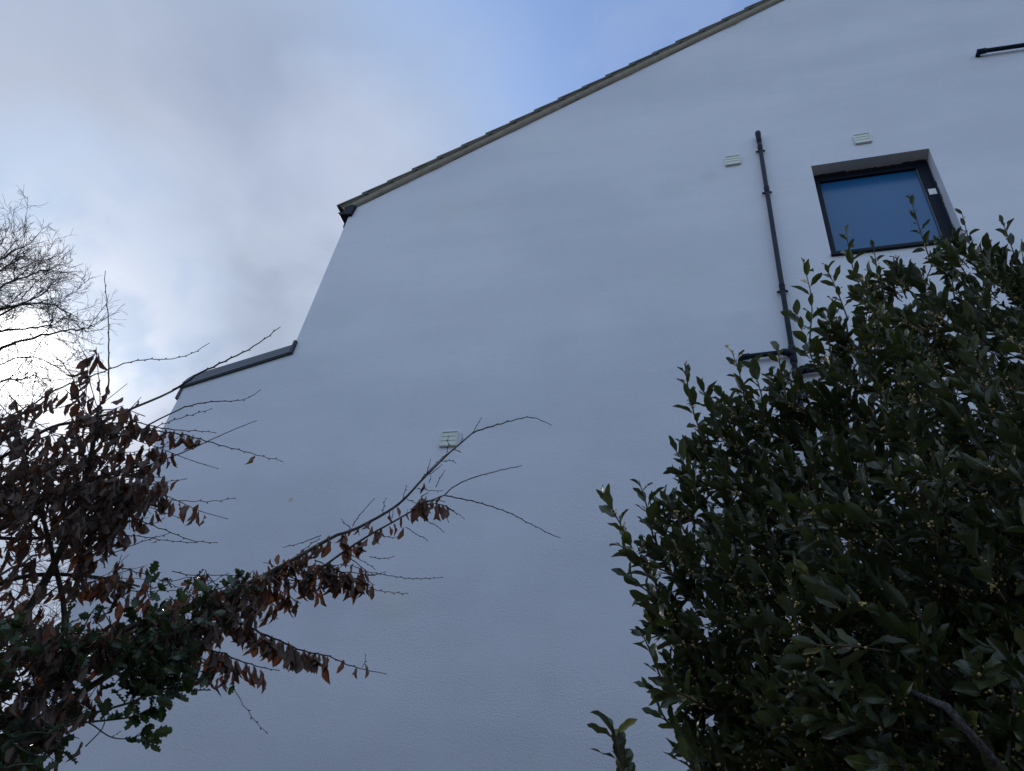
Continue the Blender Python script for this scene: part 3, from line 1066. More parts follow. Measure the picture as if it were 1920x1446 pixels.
# framework of stems from the ground
trunk = MB()
roots = [(1.3, 2.3), (1.5, 2.45), (1.72, 2.25), (1.95, 2.4), (1.5, 2.15), (2.1, 2.2)]
for k, (rx, ry) in enumerate(roots):
    top = np.array([rx + rng.normal() * .25 + (-.05 if k in (0, 4) else 0.1), ry + rng.normal() * .12, 3.1 + .5 * rng.random()])
    m_ = np.array([rx * .5 + top[0] * .5 + rng.normal() * .06, (ry + top[1]) / 2, 1.6])
    pts = smooth([np.array([1.6 + (rx - 1.6) * .35, ry, -0.05]), np.array([rx, ry, 0.7]), m_, top], 2)
    trunk.tube(pts, np.linspace(0.026, 0.006, len(pts)), 8)
    for q_ in range(9):
        t_ = 0.25 + 0.7 * rng.random()
        p = pts[int(t_ * (len(pts) - 1))]
        e = p + np.array([rng.normal() * .2 + .08, rng.normal() * .2, 0.25 + .2 * rng.random()])
        trunk.tube(smooth([p, (p + e) / 2 - UP * .04, e], 1), np.linspace(.010, .003, 6), 6)
# the pale limb that shows low on the right
la, lb_ = ray(1775, 1325), ray(1862, 1425)
pa, pb = CAM + la * (1.49 / la[1]), CAM + lb_ * (1.51 / lb_[1])
dr = (pb - pa)
trunk.tube([pa - dr * 1.0 + np.array([0, .35, .10]), pa - dr * .35 + np.array([0, .10, .02]), pa, pb, pb + dr * .4 + np.array([.01, .10, 0]), pb + dr * 1.2 + np.array([.02, .42, -.1]), np.array([1.75, 2.2, 0.3]), np.array([1.75, 2.2, -.05])], [.003, .0055, .0068, .0076, .008, .011, .022, .028], 9)
trunk.build('trunk', M_BAYBARK, bay, smooth=True)
stems.build('stems', M_BAYSTEM, bay, smooth=True)
lm = MB()
# keep a clear view of that limb
P_ = np.array(lv.p)
lv.emit(lm, BAY)
lm.build('foliage', M_BAY, bay, smooth=True)
bm_ = MB()
B_ = np.array([b_[0] for b_ in buds])
R_ = np.array([b_[1] for b_ in buds]) * 1.25
bm_.instances([ICO], B_, rnd_unit(len(B_)), rnd_unit(len(B_)), R_, rng.random(len(B_)))
tag(bm_.build('flower_buds', M_BUD, bay, smooth=True), kind='stuff')

# the single shoot standing apart below
sh = empty('bay_shoot', (0.30, 1.62, 0))
tag(sh, 'lone dark leafy shoot at the bottom edge, left of the big bay tree', 'plant')
stems, lv, buds = MB(), Leaves(), []
h = 1.62
PT = lambda x, y, hh=h: CAM + ray(x, y) * (hh / ray(x, y)[1])
stem_pts = smooth([np.array([0.42, 1.66, -0.03]), PT(1200, 1900), PT(1185, 1560), PT(1168, 1430), PT(1155, 1390), PT(1148, 1358)], 2)
stems.tube(stem_pts, np.linspace(.006, .0014, len(stem_pts)), 6)
for (bx_, by_), (tx, ty), sz in (((1149, 1365), (1113, 1325), 1.0), ((1150, 1385), (1103, 1354), 1.0), ((1158, 1375), (1193, 1348), 1.0), ((1152, 1395), (1160, 1362), 1.0), ((1160, 1425), (1108, 1404), 1.0),
                                 ((1172, 1440), (1181, 1402), 1.0), ((1165, 1420), (1172, 1385), 1.0), ((1162, 1410), (1148, 1372), 1.0), ((1175, 1460), (1190, 1425), 1.0), ((1168, 1440), (1150, 1400), 1.), ((1152, 1380), (1122, 1338), 1.0), ((1156, 1392), (1140, 1352), 1.0), ((1160, 1400), (1168, 1368), 1.0),
                                 ((1166, 1432), (1157, 1388), 1.0), ((1170, 1448), (1160, 1410), 1.0), ((1170, 1445), (1182, 1415), 1.0), ((1174, 1462), (1158, 1430), 1.0)):
    p0, p1 = PT(bx_, by_), PT(tx, ty, h + rng.uniform(-.03, .03))
    lv.add(p0, p1 - p0, UP * .8 + rnd_unit()[0] * .5 + np.array([0, -.5, 0]), np.linalg.norm(p1 - p0) * 1.05, rng.random())
stems.build('stem', M_BAYSTEM, sh, smooth=True)
lm = MB()
lv.emit(lm, BAY)
lm.build('foliage', M_BAY, sh, smooth=True)

# ------------------------------------------------------------------ beech with its dead leaves
beech = empty('beech_tree', (-2.6, 1.5, 0))
tag(beech, 'winter beech on the left with brown curled dead leaves and long bare twigs', 'tree')
limbs, twigs, dead = MB(), MB(), Leaves()


def bud(mb, p, d, ln=0.006, r=0.0014):
    d = d / (np.linalg.norm(d) + 1e-9)
    mb.tube([p, p + d * ln * .45, p + d * ln], [r * .6, r, r * .2], 4, cap=False)


def twig(px_pts, r0, r1, ra, rb, kinks=True, mb=None, leaves=0, l0=0.0, l1=1.0, size=0.06, step=0.022, sides=5):
    """px_pts traced pixels; distance from the lens runs from r0 to r1; radius ra to rb"""
    mb = mb or twigs
    n_ = len(px_pts)
    P = np.array([at(x, y, r0 + (r1 - r0) * k / (n_ - 1)) for k, (x, y) in enumerate(px_pts)])
    P = smooth(P, 1) if n_ > 2 else P
    P = resample(P, step if kinks else step * 2)
    if kinks:
        side = np.cross(np.gradient(P, axis=0), rnd_unit()[0])
        side /= np.linalg.norm(side, axis=1)[:, None] + 1e-9
        amp = 0.0016
        P = P + side * (np.where(np.arange(len(P)) % 2, amp, -amp) * (0.1 + 1.5 * rng.random(len(P))))[:, None]
        for k in range(1, len(P) - 1):
            if rng.random() < 0.25:
                continue
            dd = P[k + 1] - P[k - 1]
            sgn = 1 if k % 2 else -1
            bud(mb, P[k], dd / np.linalg.norm(dd) * .8 + side[k] * sgn * .8, 0.0085, 0.0022)
        bud(mb, P[-1], P[-1] - P[-2], 0.009, 0.0018)
    mb.tube(P, np.linspace(ra, rb, len(P)) * (1.22 if kinks else 1.0), sides, tint=rng.random())
    if leaves:
        hang(P, leaves, l0, l1, size)
    return P


def hang(P, n_, l0=0.0, l1=1.0, size=0.06, jitter=0.012, leafset=None):
    for _ in range(n_):
        t_ = rng.uniform(l0, l1) * (len(P) - 1)
        k = min(int(t_), len(P) - 2)
        p = P[k] + (P[k + 1] - P[k]) * (t_ - k) + rnd_unit()[0] * jitter * rng.random()
        d = P[k + 1] - P[k]
        d = d / (np.linalg.norm(d) + 1e-9)
        y = -UP * 1.0 + d * 0.2 + rnd_unit()[0] * 0.38
        dead.add(p, y, rnd_unit()[0], size * (0.75 + 0.6 * rng.random()), rng.random())


# trunk and thick limbs (mostly out of the picture on the left)
def limb(px, rr, ra, rb, sides=8):
    P = smooth([at(x, y, r) for (x, y), r in zip(px, rr)], 2)
    limbs.tube(P, np.linspace(ra, rb, len(P)), sides)
    return P


base = np.array([-2.35, 1.55, -0.05])
tr = MB()
crotch = at(-120, 1560, 2.75)
tp = smooth([base, base * .5 + crotch * .5 + np.array([.05, .03, -.1]), crotch, at(-90, 1200, 3.0), at(-60, 960, 3.2), at(-70, 700, 3.5), at(-100, 400, 3.9)], 2)
tr.tube(tp, np.linspace(0.05, 0.012, len(tp)), 12)
tr.build('trunk', M_BEECH, beech, smooth=True)
l1_ = limb([(-120, 1560), (-20, 1420), (60, 1330), (100, 1270), (126, 1236), (200, 1190), (320, 1150), (420, 1110)], np.linspace(2.75, 2.85, 8), .020, .0085)
l2_ = limb([(-90, 1300), (30, 1180), (110, 1050), (158, 905), (171, 855), (180, 800), (185, 760)], np.linspace(2.95, 2.8, 7), .016, .004)
l3_ = limb([(-80, 1050), (40, 960), (150, 905), (240, 880), (280, 868)], np.linspace(3.05, 2.9, 5), .014, .004)
l4_ = limb([(-80, 900), (20, 850), (90, 800), (150, 790), (240, 768)], np.linspace(3.1, 2.95, 5), .0065, .0045)
l5_ = limb([(-100, 1480), (40, 1370), (150, 1300), (260, 1230), (340, 1195), (420, 1170), (455, 1170)], np.linspace(2.75, 2.8, 7), .014, .004)
l6_ = limb([(-90, 1150), (0, 1090), (80, 1075), (160, 1080), (205, 1085), (262, 1100)], np.linspace(3.0, 2.85, 6), .010, .003)
l7_ = limb([(-80, 1000), (60, 1015), (150, 990), (229, 963)], np.linspace(3.05, 2.9, 4), .008, .003)
l8_ = limb([(82, 1296), (130, 1180), (100, 1040), (60, 900), (30, 800)], np.linspace(2.85, 3.0, 5), .011, .004)

# long upper branch across the wall
B1 = [(420, 1110), (459, 1097), (500, 1076), (538, 1056), (590, 1026), (638, 999), (657, 997), (704, 973), (746, 948), (770, 924), (781, 910), (810, 881), (839, 852), (864, 831), (886, 812)]
P1 = twig(B1, 2.85, 3.15, .0085, .0030, kinks=False, mb=limbs, sides=8)
twig([(886, 812), (907, 804), (928, 798), (955, 790), (969, 786), (996, 781), (1018, 789), (1032, 796)], 3.15, 3.25, .0026, .0012)
B2 = [(590, 1075), (620, 1052), (657, 1026), (698, 1000), (744, 975), (771, 959), (795, 944), (819, 934), (835, 928)]
P2 = twig(B2, 2.92, 3.1, .0048, .0028, kinks=False, mb=limbs, sides=7)
twig([(835, 928), (844, 917), (868, 903), (894, 893), (916, 888), (945, 880), (976, 874)], 3.1, 3.2, .0022, .0012)
twig([(835, 929), (858, 934), (888, 940), (919, 949), (950, 959), (972, 970), (994, 983), (1012, 990), (1025, 999), (1048, 1008)], 3.1, 3.15, .0022, .0012)
SMALL = [[(886, 813), (893, 800), (902, 785)], [(864, 831), (867, 817)], [(838, 849), (841, 835), (840, 820)], [(853, 843), (864, 848)], [(828, 865), (848, 864), (853, 867)],
         [(800, 888), (804, 874), (807, 864)], [(805, 890), (816, 882), (827, 873)], [(790, 898), (815, 871), (835, 853)], [(718, 965), (719, 950), (723, 936)], [(754, 941), (757, 926), (762, 913)],
         [(661, 987), (670, 972), (681, 958), (700, 937)], [(660, 992), (650, 984), (641, 975)], [(764, 936), (779, 944), (795, 945)], [(817, 914), (824, 898), (833, 885)],
         [(782, 916), (800, 919), (827, 921)], [(836, 948), (845, 955), (856, 962), (869, 971)], [(829, 962), (835, 969), (841, 977)], [(788, 968), (796, 974), (805, 980), (818, 985), (830, 996)],
         [(760, 988), (770, 994), (781, 1003), (791, 1006), (800, 1012)], [(713, 1002), (725, 1008), (744, 1008)], [(693, 1044), (708, 1047), (723, 1048), (736, 1044)],
         [(660, 1060), (686, 1072), (710, 1076), (732, 1080), (766, 1085), (795, 1085), (827, 1083)], [(690, 1100), (707, 1107), (735, 1111), (762, 1113)], [(602, 1004), (571, 1016), (553, 1022), (535, 1025)],
         [(600, 1010), (582, 1021), (565, 1036), (553, 1045)], [(520, 1066), (510, 1059), (498, 1055)], [(680, 1078), (705, 1078), (720, 1073)], [(805, 905), (808, 893)], [(735, 972), (737, 958)], [(640, 1030), (680, 1052), (702, 1066)]]
for q_ in SMALL:
    r_ = 3.0
    twig(q_, r_, r_ + .03, .0014, .0009, step=0.016)
hang(P1, 26, 0.02, 0.42, .066, .03)
hang(P1, 60, 0.02, 0.34, .058, .05)
hang(P1, 6, 0.45, 0.72, .045, .01)
hang(P2, 18, 0.0, 0.45, .058, .02)
hang(P2, 12, 0.4, 1.0, .045, .012)
for sx, sy, ex, ey, nl in ((560, 1060, 640, 1085, 12), (590, 1050, 690, 1105, 11), (520, 1075, 600, 1110, 14), (480, 1090, 560, 1130, 20), (600, 1075, 700, 1080, 8), (640, 1040, 690, 1075, 4),
                           (460, 1100, 520, 1140, 16), (620, 1080, 680, 1098, 6), (780, 950, 800, 925, 5), (790, 945, 832, 940, 6), (815, 945, 850, 960, 4), (560, 1070, 640, 1090, 10),
                           (500, 1085, 600, 1100, 14), (540, 1070, 650, 1060, 12), (650, 1085, 700, 1095, 5)):
    twig([(sx, sy), ((sx + ex) / 2, (sy + ey) / 2 - 6), (ex, ey)], 2.9, 2.95, .002, .0012, leaves=nl, size=.064)
for x, y, s_ in ((697, 985, .05), (756, 988, .06), (783, 960, .055), (800, 930, .05), (823, 945, .06), (828, 930, .05), (765, 955, .05), (712, 1000, .05), (706, 1000, .05), (655, 990, .035), (795, 905, .05), (478, 855, .052)):
    dead.add(at(x, y, 3.0), -UP + rnd_unit()[0] * .35, rnd_unit()[0], s_, rng.random())

# lower branch with its fringe of hanging leaves
B3 = [(380, 1150), (420, 1160), (458, 1171), (491, 1189), (530, 1203), (555, 1217), (580, 1224), (613, 1229), (635, 1239), (649, 1246), (668, 1251), (700, 1260), (721, 1263)]
P3 = twig(B3, 2.8, 2.85, .004, .0010)
hang(P3, 66, 0.1, 0.68, .070, .012)
for x, y, s_ in ((644, 1237, .052), (668, 1250, .05), (684, 1243, .058), (670, 1253, .04), (605, 1228, .06), (614, 1230, .06)):
    dead.add(at(x, y, 2.84), -UP + np.array([.25, 0, 0]) + rnd_unit()[0] * .3, rnd_unit()[0], s_, rng.random())
twig([(680, 1252), (684, 1240), (686, 1231)], 2.84, 2.84, .0009, .0007)
B4 = [(360, 1205), (400, 1224), (417, 1222), (436, 1235), (461, 1243), (483, 1250), (497, 1253), (520, 1257)]
P4 = twig(B4, 2.7, 2.72, .003, .0010)
hang(P4, 34, 0.0, 0.86, .068, .012)
twig([(437, 1288), (447, 1305), (455, 1321), (466, 1334), (475, 1349), (487, 1361), (498, 1373)], 2.7, 2.7, .0011, .0007)
for x, y in ((395, 1262), (410, 1270), (425, 1265), (384, 1258), (372, 1262), (404, 1255), (418, 1258), (430, 1262)):
    dead.add(at(x, y, 2.7), -UP + rnd_unit()[0] * .35, rnd_unit()[0], .062, rng.random())
# leafy spray along the middle of the left side
for q_, nl, l0, l1 in (([(203, 740), (204, 690), (203, 649), (204, 635), (203, 594), (200, 566), (198, 544), (196, 526), (197, 512)], 3, 0, .12),
                       ([(20, 790), (75, 748), (111, 728), (152, 712), (204, 693), (235, 681), (249, 677), (276, 674), (321, 674), (348, 668), (368, 660), (389, 645)], 6, 0, .25),
                       ([(276, 798), (304, 783), (326, 773), (351, 761), (387, 754), (415, 752), (442, 753), (467, 747), (486, 733)], 3, 0, .1),
                       ([(180, 800), (246, 788), (276, 797), (310, 804), (346, 808), (371, 808), (402, 811)], 14, 0, .85),
                       ([(230, 800), (290, 808), (330, 812), (359, 819), (387, 827), (423, 838), (478, 852), (500, 858), (527, 864)], 14, 0, .45),
                       ([(180, 900), (243, 888), (271, 877), (293, 867), (337, 851), (371, 837), (390, 827), (415, 816), (442, 804), (478, 790)], 14, 0, .42),
                       ([(200, 800), (257, 827), (293, 838), (326, 851), (359, 864), (406, 878)], 12, 0, .6),
                       ([(200, 930), (260, 915), (288, 906), (320, 902), (346, 899)], 9, 0, .95),
                       ([(200, 900), (290, 921), (332, 938), (371, 958), (423, 972)], 22, 0.1, .8),
                       ([(210, 930), (307, 938), (360, 940), (398, 941), (438, 934)], 10, 0, .45),
                       ([(150, 930), (229, 963), (276, 982), (318, 997), (348, 1010), (371, 1016), (404, 1018)], 16, 0, .35),
                       ([(160, 1000), (229, 1003), (274, 1007), (312, 1014), (362, 1018)], 12, 0, .7),
                       ([(97, 663), (119, 682), (144, 721), (166, 746), (180, 768), (190, 800)], 5, .3, 1),
                       ([(-30, 770), (0, 732), (50, 674), (88, 629), (97, 599)], 0, 0, 0),
                       ([(40, 560), (73, 522), (97, 509)], 0, 0, 0),
                       ([(160, 760), (163, 715), (166, 685), (160, 665), (150, 650)], 7, .0, .7),
                       ([(190, 790), (187, 740), (185, 705), (180, 670), (181, 655)], 9, .0, 1),
                       ([(240, 1108), (300, 1108), (356, 1108)], 0, 0, 0), ([(323, 1070), (353, 1080), (392, 1079), (440, 1078), (480, 1085)], 2, 0.1, .4),
                       ([(280, 1125), (305, 1100), (329, 1087), (367, 1081), (395, 1090)], 1, .5, .8), ([(152, 1332), (168, 1306), (184, 1285)], 0, 0, 0),
                       ([(285, 1127), (272, 1105), (278, 1082)], 3, 0, 1), ([(60, 1090), (200, 1085), (268, 1085)], 14, .3, 1),
                       ([(100, 830), (160, 860), (230, 850), (330, 835)], 12, .1, .9), ([(225, 975), (280, 985), (306, 974)], 3, 0, .7)):
    big = q_[0][0] < 300 and len(q_) > 6
    twig(q_, 2.85, 2.9, .0024 if big else .0015, .0009, leaves=nl, l0=l0, l1=l1, size=.060)
T3 = [(150, 800), (200, 790), (249, 765), (293, 748), (324, 733), (354, 714), (371, 701), (395, 690), (423, 676), (456, 661), (487, 643), (523, 615)]
twig(T3[:5], 2.85, 2.9, .0052, .0038, kinks=False, mb=limbs)
twig(T3[4:], 2.9, 2.95, .0036, .0012)
for x, y, s_ in ((303, 868, .06), (326, 850, .045), (478, 853, .05), (383, 965, .055), (372, 945, .05), (356, 948, .06), (302, 905, .055), (316, 905, .05), (335, 898, .05), (315, 938, .06), (325, 942, .06), (232, 745, .06), (180, 655, .07),
                 (225, 1000, .06), (205, 1020, .07), (297, 1010, .03), (205, 730, .06), (245, 770, .05), (255, 775, .06), (275, 810, .05), (283, 815, .05), (358, 1085, .045), (210, 1078, .05)):
    dead.add(at(x, y, 2.85), -UP + rnd_unit()[0] * .5, rnd_unit()[0], s_, 0.3 + .7 * rng.random())


# masses of leafy side twigs
def mass(poly, ntw, r0, r1, nleaf=6, size=.06, L=(.08, .2), leaf=True):
    X, Y = sample_poly(poly, ntw)
    for x, y in zip(X, Y):
        r = rng.uniform(r0, r1)
        p = at(x, y, r)
        d = np.array([0.7, 0.1, 0.15]) + rnd_unit()[0] * 0.8
        d /= np.linalg.norm(d)
        l_ = rng.uniform(*L)
        P = smooth([p - d * l_ / 2, p + rnd_unit()[0] * l_ * .12, p + d * l_ / 2], 1)
        twigs.tube(P, np.linspace(.002, .0009, len(P)), 4, tint=rng.random())
        if leaf:
            hang(P, int(rng.integers(max(1, nleaf - 2), nleaf + 3)), 0, 1, size, .012)


D1 = [(-160, 850), (0, 862), (70, 858), (140, 880), (230, 905), (285, 900), (275, 930), (225, 955), (180, 985), (110, 985), (50, 975), (0, 985), (-160, 1000)]
D2 = [(-160, 740), (0, 745), (35, 760), (60, 790), (75, 850), (-160, 860)]
D2b = [(150, 770), (185, 745), (215, 745), (240, 770), (240, 800), (262, 850), (270, 900), (150, 900), (160, 830)]
D3 = [(-160, 985), (0, 985), (70, 985), (120, 990), (125, 1060), (90, 1100), (100, 1180), (60, 1250), (90, 1330), (30, 1420), (-20, 1560), (-160, 1600)]
D4 = [(60, 1090), (100, 1150), (160, 1190), (140, 1260), (160, 1330), (100, 1400), (40, 1446), (-40, 1500)]
D5 = [(150, 1065), (195, 1065), (262, 1090), (262, 1105), (225, 1112), (150, 1105)]
D6 = [(100, 1195), (200, 1175), (270, 1160), (335, 1125), (400, 1095), (450, 1085), (470, 1090), (480, 1125), (440, 1150), (420, 1180), (380, 1205), (390, 1240), (330, 1225), (270, 1240), (200, 1225), (120, 1250)]
D7 = [(200, 900), (285, 905), (290, 945), (250, 1000), (210, 1000), (160, 1010), (150, 960)]
D8 = [(80, 800), (150, 790), (180, 850), (170, 900), (80, 900)]
D9 = [(120, 985), (200, 985), (185, 1060), (130, 1070)]
mass(D1, 185, 2.6, 3.25, 6, .050)
mass(D2, 50, 2.7, 3.3, 5, .050)
mass(D2b, 36, 2.75, 3.0, 4, .052)
mass(D3, 168, 2.65, 3.3, 5, .052)
mass(D4, 75, 2.5, 3.0, 5, .052)
mass(D5, 12, 2.8, 2.95, 5)
mass(D6, 125, 2.66, 2.95, 6, .054)
mass(D7, 26, 2.75, 3.0, 4)
mass(D8, 9, 2.75, 3.0, 4)
mass(D9, 16, 2.75, 3.0, 3)
mass([(40, 745), (110, 745), (150, 800), (100, 850), (60, 820)], 6, 2.75, 3.0, 3, leaf=True)
for _ in range(26):       # bare crossing twigs
    x, y = rng.uniform(-60, 300), rng.uniform(760, 1420)
    if x > 170 and y > 1200:
        continue
    a_ = rng.uniform(-.6, .5)
    l_ = rng.uniform(80, 170)
    twig([(x, y), (x + l_ * .5 * math.cos(a_), y + l_ * .5 * math.sin(a_) - 6), (x + l_ * math.cos(a_), y + l_ * math.sin(a_))], 2.8, 2.9, .0016, .0009)
# unseen continuation of the crown to the left of the frame
mass([(-700, 300), (-170, 500), (-170, 1500), (-600, 1500)], 90, 2.9, 3.8, 5)

limbs.build('branches', M_BEECH, beech, smooth=True)
twigs.build('twigs', M_TWIG, beech, smooth=True)
dm = MB()
dead.emit(dm, DEAD)
dm.build('dead_leaves', M_DEAD, beech, smooth=True)

# ------------------------------------------------------------------ holly growing through the beech
holly = empty('holly_bush', (-1.9, 1.35, 0))
tag(holly, 'holly with glossy spiny green leaves growing through the beech at lower left', 'bush')
hs, hl = MB(), Leaves()


def holly_along(P, n_, size=.042, l0=0.0):
    for k in range(n_):
        t_ = (l0 + (1 - l0) * (k + rng.random()) / n_) * (len(P) - 1)
        i_ = min(int(t_), len(P) - 2)
        p = P[i_] + (P[i_ + 1] - P[i_]) * (t_ - i_)
        d = P[i_ + 1] - P[i_]
        d = d / (np.linalg.norm(d) + 1e-9)
        y = d * .45 + rnd_unit()[0] * 1.0
        hl.add(p, y, UP * .7 + rnd_unit()[0] * .7, 1.15 * size * (.7 + .6 * rng.random()), rng.random())


def hstem(px, r0, r1, ra, rb, n_, size=.042, l0=0.0):
    P = np.array([at(x, y, r0 + (r1 - r0) * k / (len(px) - 1)) for k, (x, y) in enumerate(px)])
    P = smooth(P, 2)
    hs.tube(P, np.linspace(ra, rb, len(P)), 6)
    if n_:
        holly_along(P, n_, size, l0)
    return P


hbase = np.array([-1.95, 1.4, -0.05])
P = smooth([hbase, hbase + np.array([.1, .05, .7]), at(-60, 1480, 2.5), at(20, 1390, 2.55)], 2)
hs.tube(P, np.linspace(.022, .008, len(P)), 8)
hstem([(20, 1390), (55, 1390), (137, 1348), (219, 1325), (246, 1317), (320, 1288), (365, 1262)], 2.55, 2.6, .0055, .0025, 7, .036, .5)
hstem([(20, 1390), (110, 1362), (164, 1354), (208, 1350), (250, 1345), (290, 1325)], 2.55, 2.6, .004, .002, 12, .034, .35)
hstem([(164, 1354), (178, 1362), (197, 1377), (214, 1385), (246, 1386)], 2.58, 2.6, .0022, .0015, 2, .03, .6)
hstem([(246, 1386), (262, 1378), (275, 1382), (283, 1400)], 2.6, 2.6, .0015, .001, 7, .04, 0)
hstem([(246, 1386), (270, 1370), (296, 1378)], 2.6, 2.6, .0015, .001, 5, .036, .3)
hstem([(250, 1345), (280, 1330), (310, 1320)], 2.6, 2.6, .0015, .001, 10, .036, 0)
hstem([(20, 1390), (60, 1420), (100, 1400), (118, 1412)], 2.5, 2.5, .003, .0012, 8, .044, .2)
hstem([(-60, 1480), (0, 1440), (60, 1430), (85, 1446)], 2.45, 2.45, .004, .002, 12, .044, 0)
hstem([(-20, 1400), (60, 1370), (110, 1380)], 2.5, 2.5, .003, .0015, 12, .042, 0)
hstem([(126, 1236), (160, 1170), (180, 1135), (185, 1150)], 2.7, 2.7, .003, .001, 6, .036, .3)
hstem([(252, 1168), (255, 1150), (250, 1138)], 2.7, 2.7, .002, .001, 5, .034, 0)
hstem([(282, 1110), (282, 1090), (284, 1075)], 2.75, 2.75, .0016, .001, 9, .034, 0)
hstem([(295, 1095), (308, 1083)], 2.75, 2.75, .001, .001, 3, .03, 0)
hstem([(420, 1100), (440, 1088), (452, 1078)], 2.8, 2.8, .002, .001, 9, .034, 0)
hstem([(160, 1400), (200, 1360), (190, 1330)], 2.55, 2.55, .002, .001, 2, .04, .6)
hstem([(430, 1285), (437, 1282), (440, 1288)], 2.7, 2.7, .001, .001, 2, .022, 0)
H1 = [(110, 1150), (180, 1185), (260, 1165), (330, 1130), (400, 1092), (455, 1092), (460, 1130), (400, 1165), (350, 1190), (385, 1235), (355, 1285), (300, 1300), (240, 1275), (190, 1230), (140, 1290), (100, 1330), (90, 1250)]
H2 = [(-120, 1180), (60, 1160), (110, 1260), (130, 1340), (60, 1400), (30, 1500), (-120, 1560)]


def hmass(poly, n_, r0, r1, nl=5, size=.036):
    X, Y = sample_poly(poly, n_)
    for x, y in zip(X, Y):
        p = at(x, y, rng.uniform(r0, r1))
        d = np.array([.6, .0, .3]) + rnd_unit()[0] * .7
        d /= np.linalg.norm(d)
        l_ = rng.uniform(.06, .14)
        P = smooth([p - d * l_ / 2, p + rnd_unit()[0] * .01, p + d * l_ / 2], 1)
        hs.tube(P, np.linspace(.0018, .0009, len(P)), 4)
        holly_along(P, int(rng.integers(nl - 2, nl + 3)), size)


hmass(H1, 70, 2.55, 2.8)
hmass(H2, 66, 2.45, 3.0)
hmass([(200, 1235), (385, 1240), (370, 1285), (300, 1300), (220, 1270)], 24, 2.6, 2.8, 6)
hmass([(-500, 1100), (-140, 1200), (-140, 1700), (-400, 1900)], 60, 2.5, 3.0, 6)
hs.build('stems', M_HOLLYSTEM, holly, smooth=True)
hm = MB()
hl.emit(hm, HOLLY)
hm.build('foliage', M_HOLLY, holly, smooth=True)

# ------------------------------------------------------------------ far bare tree
fr = 15.0
fbase = at(-330, 900, fr)
ft = empty('bare_tree', (fbase[0], fbase[1], 0))
tag(ft, 'tall leafless tree with a haze of fine twigs against the bright sky at far left', 'tree')
ftr, fbr, ftw = MB(), MB(), MB()
T = smooth([np.array([fbase[0], fbase[1], -.1]), np.array([fbase[0] + .1, fbase[1], 3]), at(-300, 1000, fr), at(-280, 760, fr), at(-250, 560, fr), at(-230, 430, fr), at(-215, 340, fr)], 2)
ftr.tube(T, np.linspace(.26, .03, len(T)), 12)
ftr.build('trunk', M_FAR, ft, smooth=True)
px2m = fr / F


def grow(P, level, spread=0.5, dens=1.0, weep=0.0):
    """hang finer and finer twigs on a branch"""
    seg = np.linalg.norm(np.diff(P, axis=0), axis=1).sum()
    n_ = int(seg / (0.105 if level == 0 else 0.06) * dens)
    for _ in range(n_):
        t_ = (0.15 + 0.85 * rng.random()) * (len(P) - 1)
        k = min(int(t_), len(P) - 2)
        p = P[k] + (P[k + 1] - P[k]) * (t_ - k)
        d = P[min(k + 2, len(P) - 1)] - P[k]
        d /= np.linalg.norm(d) + 1e-9
        dd = d * .75 + rnd_unit()[0] * .75 + UP * (0.0 - weep)
        dd /= np.linalg.norm(dd)
        l_ = (rng.uniform(.5, 1.1) if level == 0 else rng.uniform(.16, .42)) * (1.1 - .45 * t_ / len(P))
        m_ = p + dd * l_ * .5 + rnd_unit()[0] * l_ * .10
        e = p + dd * l_ + rnd_unit()[0] * l_ * .12 + UP * .05 * l_
        Q = np.array([p, p + (m_ - p) * .5 + rnd_unit()[0] * l_ * .04, m_, m_ + (e - m_) * .5 + rnd_unit()[0] * l_ * .05, e])
        if level == 0:
            fbr.tube(Q, np.linspace(.006, .003, 5), 4, cap=False)
            grow(Q, 1, spread, dens, weep)
        else:
            ftw.tube(Q, np.linspace(.0031, .0021, 5), 3, cap=False)
            if rng.random() < .75:
                for _q in range(2):
                    s_ = Q[rng.integers(1, 4)]
                    e2 = s_ + (dd * .5 + rnd_unit()[0] * .8) * l_ * .45
                    ftw.tube([s_, (s_ + e2) / 2 + rnd_unit()[0] * l_ * .03, e2], [.0028, .0025, .0022], 3, cap=False)


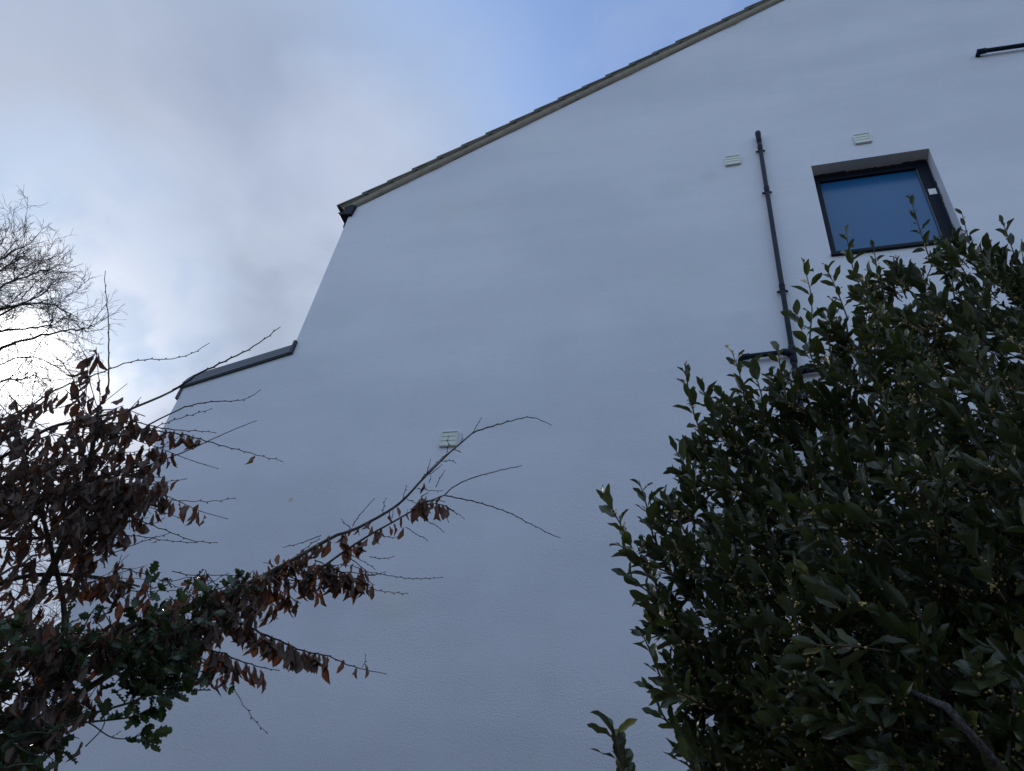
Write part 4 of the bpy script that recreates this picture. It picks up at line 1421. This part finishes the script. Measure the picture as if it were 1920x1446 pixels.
FL = [([(-260, 640), (-120, 560), (-30, 505), (15, 478), (45, 462)], .03, 1.0), ([(-260, 660), (-130, 600), (-40, 560), (20, 530), (65, 510), (95, 505)], .03, 1.0),
      ([(-270, 720), (-130, 640), (-30, 590), (40, 568), (100, 570), (135, 590)], .035, 1.0), ([(-270, 740), (-120, 670), (0, 592), (50, 565), (90, 545)], .03, .9),
      ([(-280, 780), (-120, 700), (0, 617), (40, 618), (85, 612), (100, 600)], .03, .7), ([(-280, 800), (-120, 730), (-20, 665), (25, 643), (69, 632), (110, 621), (150, 618), (175, 612)], .035, .55),
      ([(-290, 900), (-120, 780), (0, 712), (45, 713), (70, 700)], .025, .8), ([(-290, 860), (-120, 740), (0, 680), (60, 665), (110, 690)], .022, .8), ([(-290, 960), (-120, 860), (0, 790), (60, 760)], .025, .6),
      ([(-290, 980), (-120, 960), (0, 900), (80, 850), (130, 820)], .03, .45), ([(-300, 1150), (-120, 1130), (0, 1080), (70, 1040), (130, 1020), (160, 985)], .035, .7),
      ([(-300, 1200), (-100, 1190), (40, 1150), (110, 1100), (160, 1060)], .035, .8), ([(-300, 1250), (-100, 1280), (20, 1240), (70, 1200), (110, 1150)], .035, .7),
      ([(-260, 600), (-120, 560), (-50, 500), (-10, 455)], .02, .9), ([(-250, 560), (-140, 540), (-30, 530), (10, 500), (40, 480)], .025, 1.0),
      ([(-280, 760), (-420, 600), (-520, 480)], .03, .4), ([(-280, 700), (-380, 500), (-420, 380)], .03, .4), ([(-300, 1000), (-450, 850), (-560, 760)], .03, .4)]
for q_, ra, dens in FL:
    P = smooth([at(x, y, fr + rng.uniform(-.5, .5)) for x, y in q_], 2)
    P = P + rng.normal(size=P.shape) * .012
    fbr.tube(P, np.linspace(ra, .008, len(P)), 6, cap=False)
    grow(P, 0, dens=dens)
fbr.build('branches', M_FAR, ft, smooth=True)
ftw.build('twigs', M_FAR, ft, smooth=True)
print('buds', len(buds), 'dead', len(dead.p), 'holly', len(hl.p))
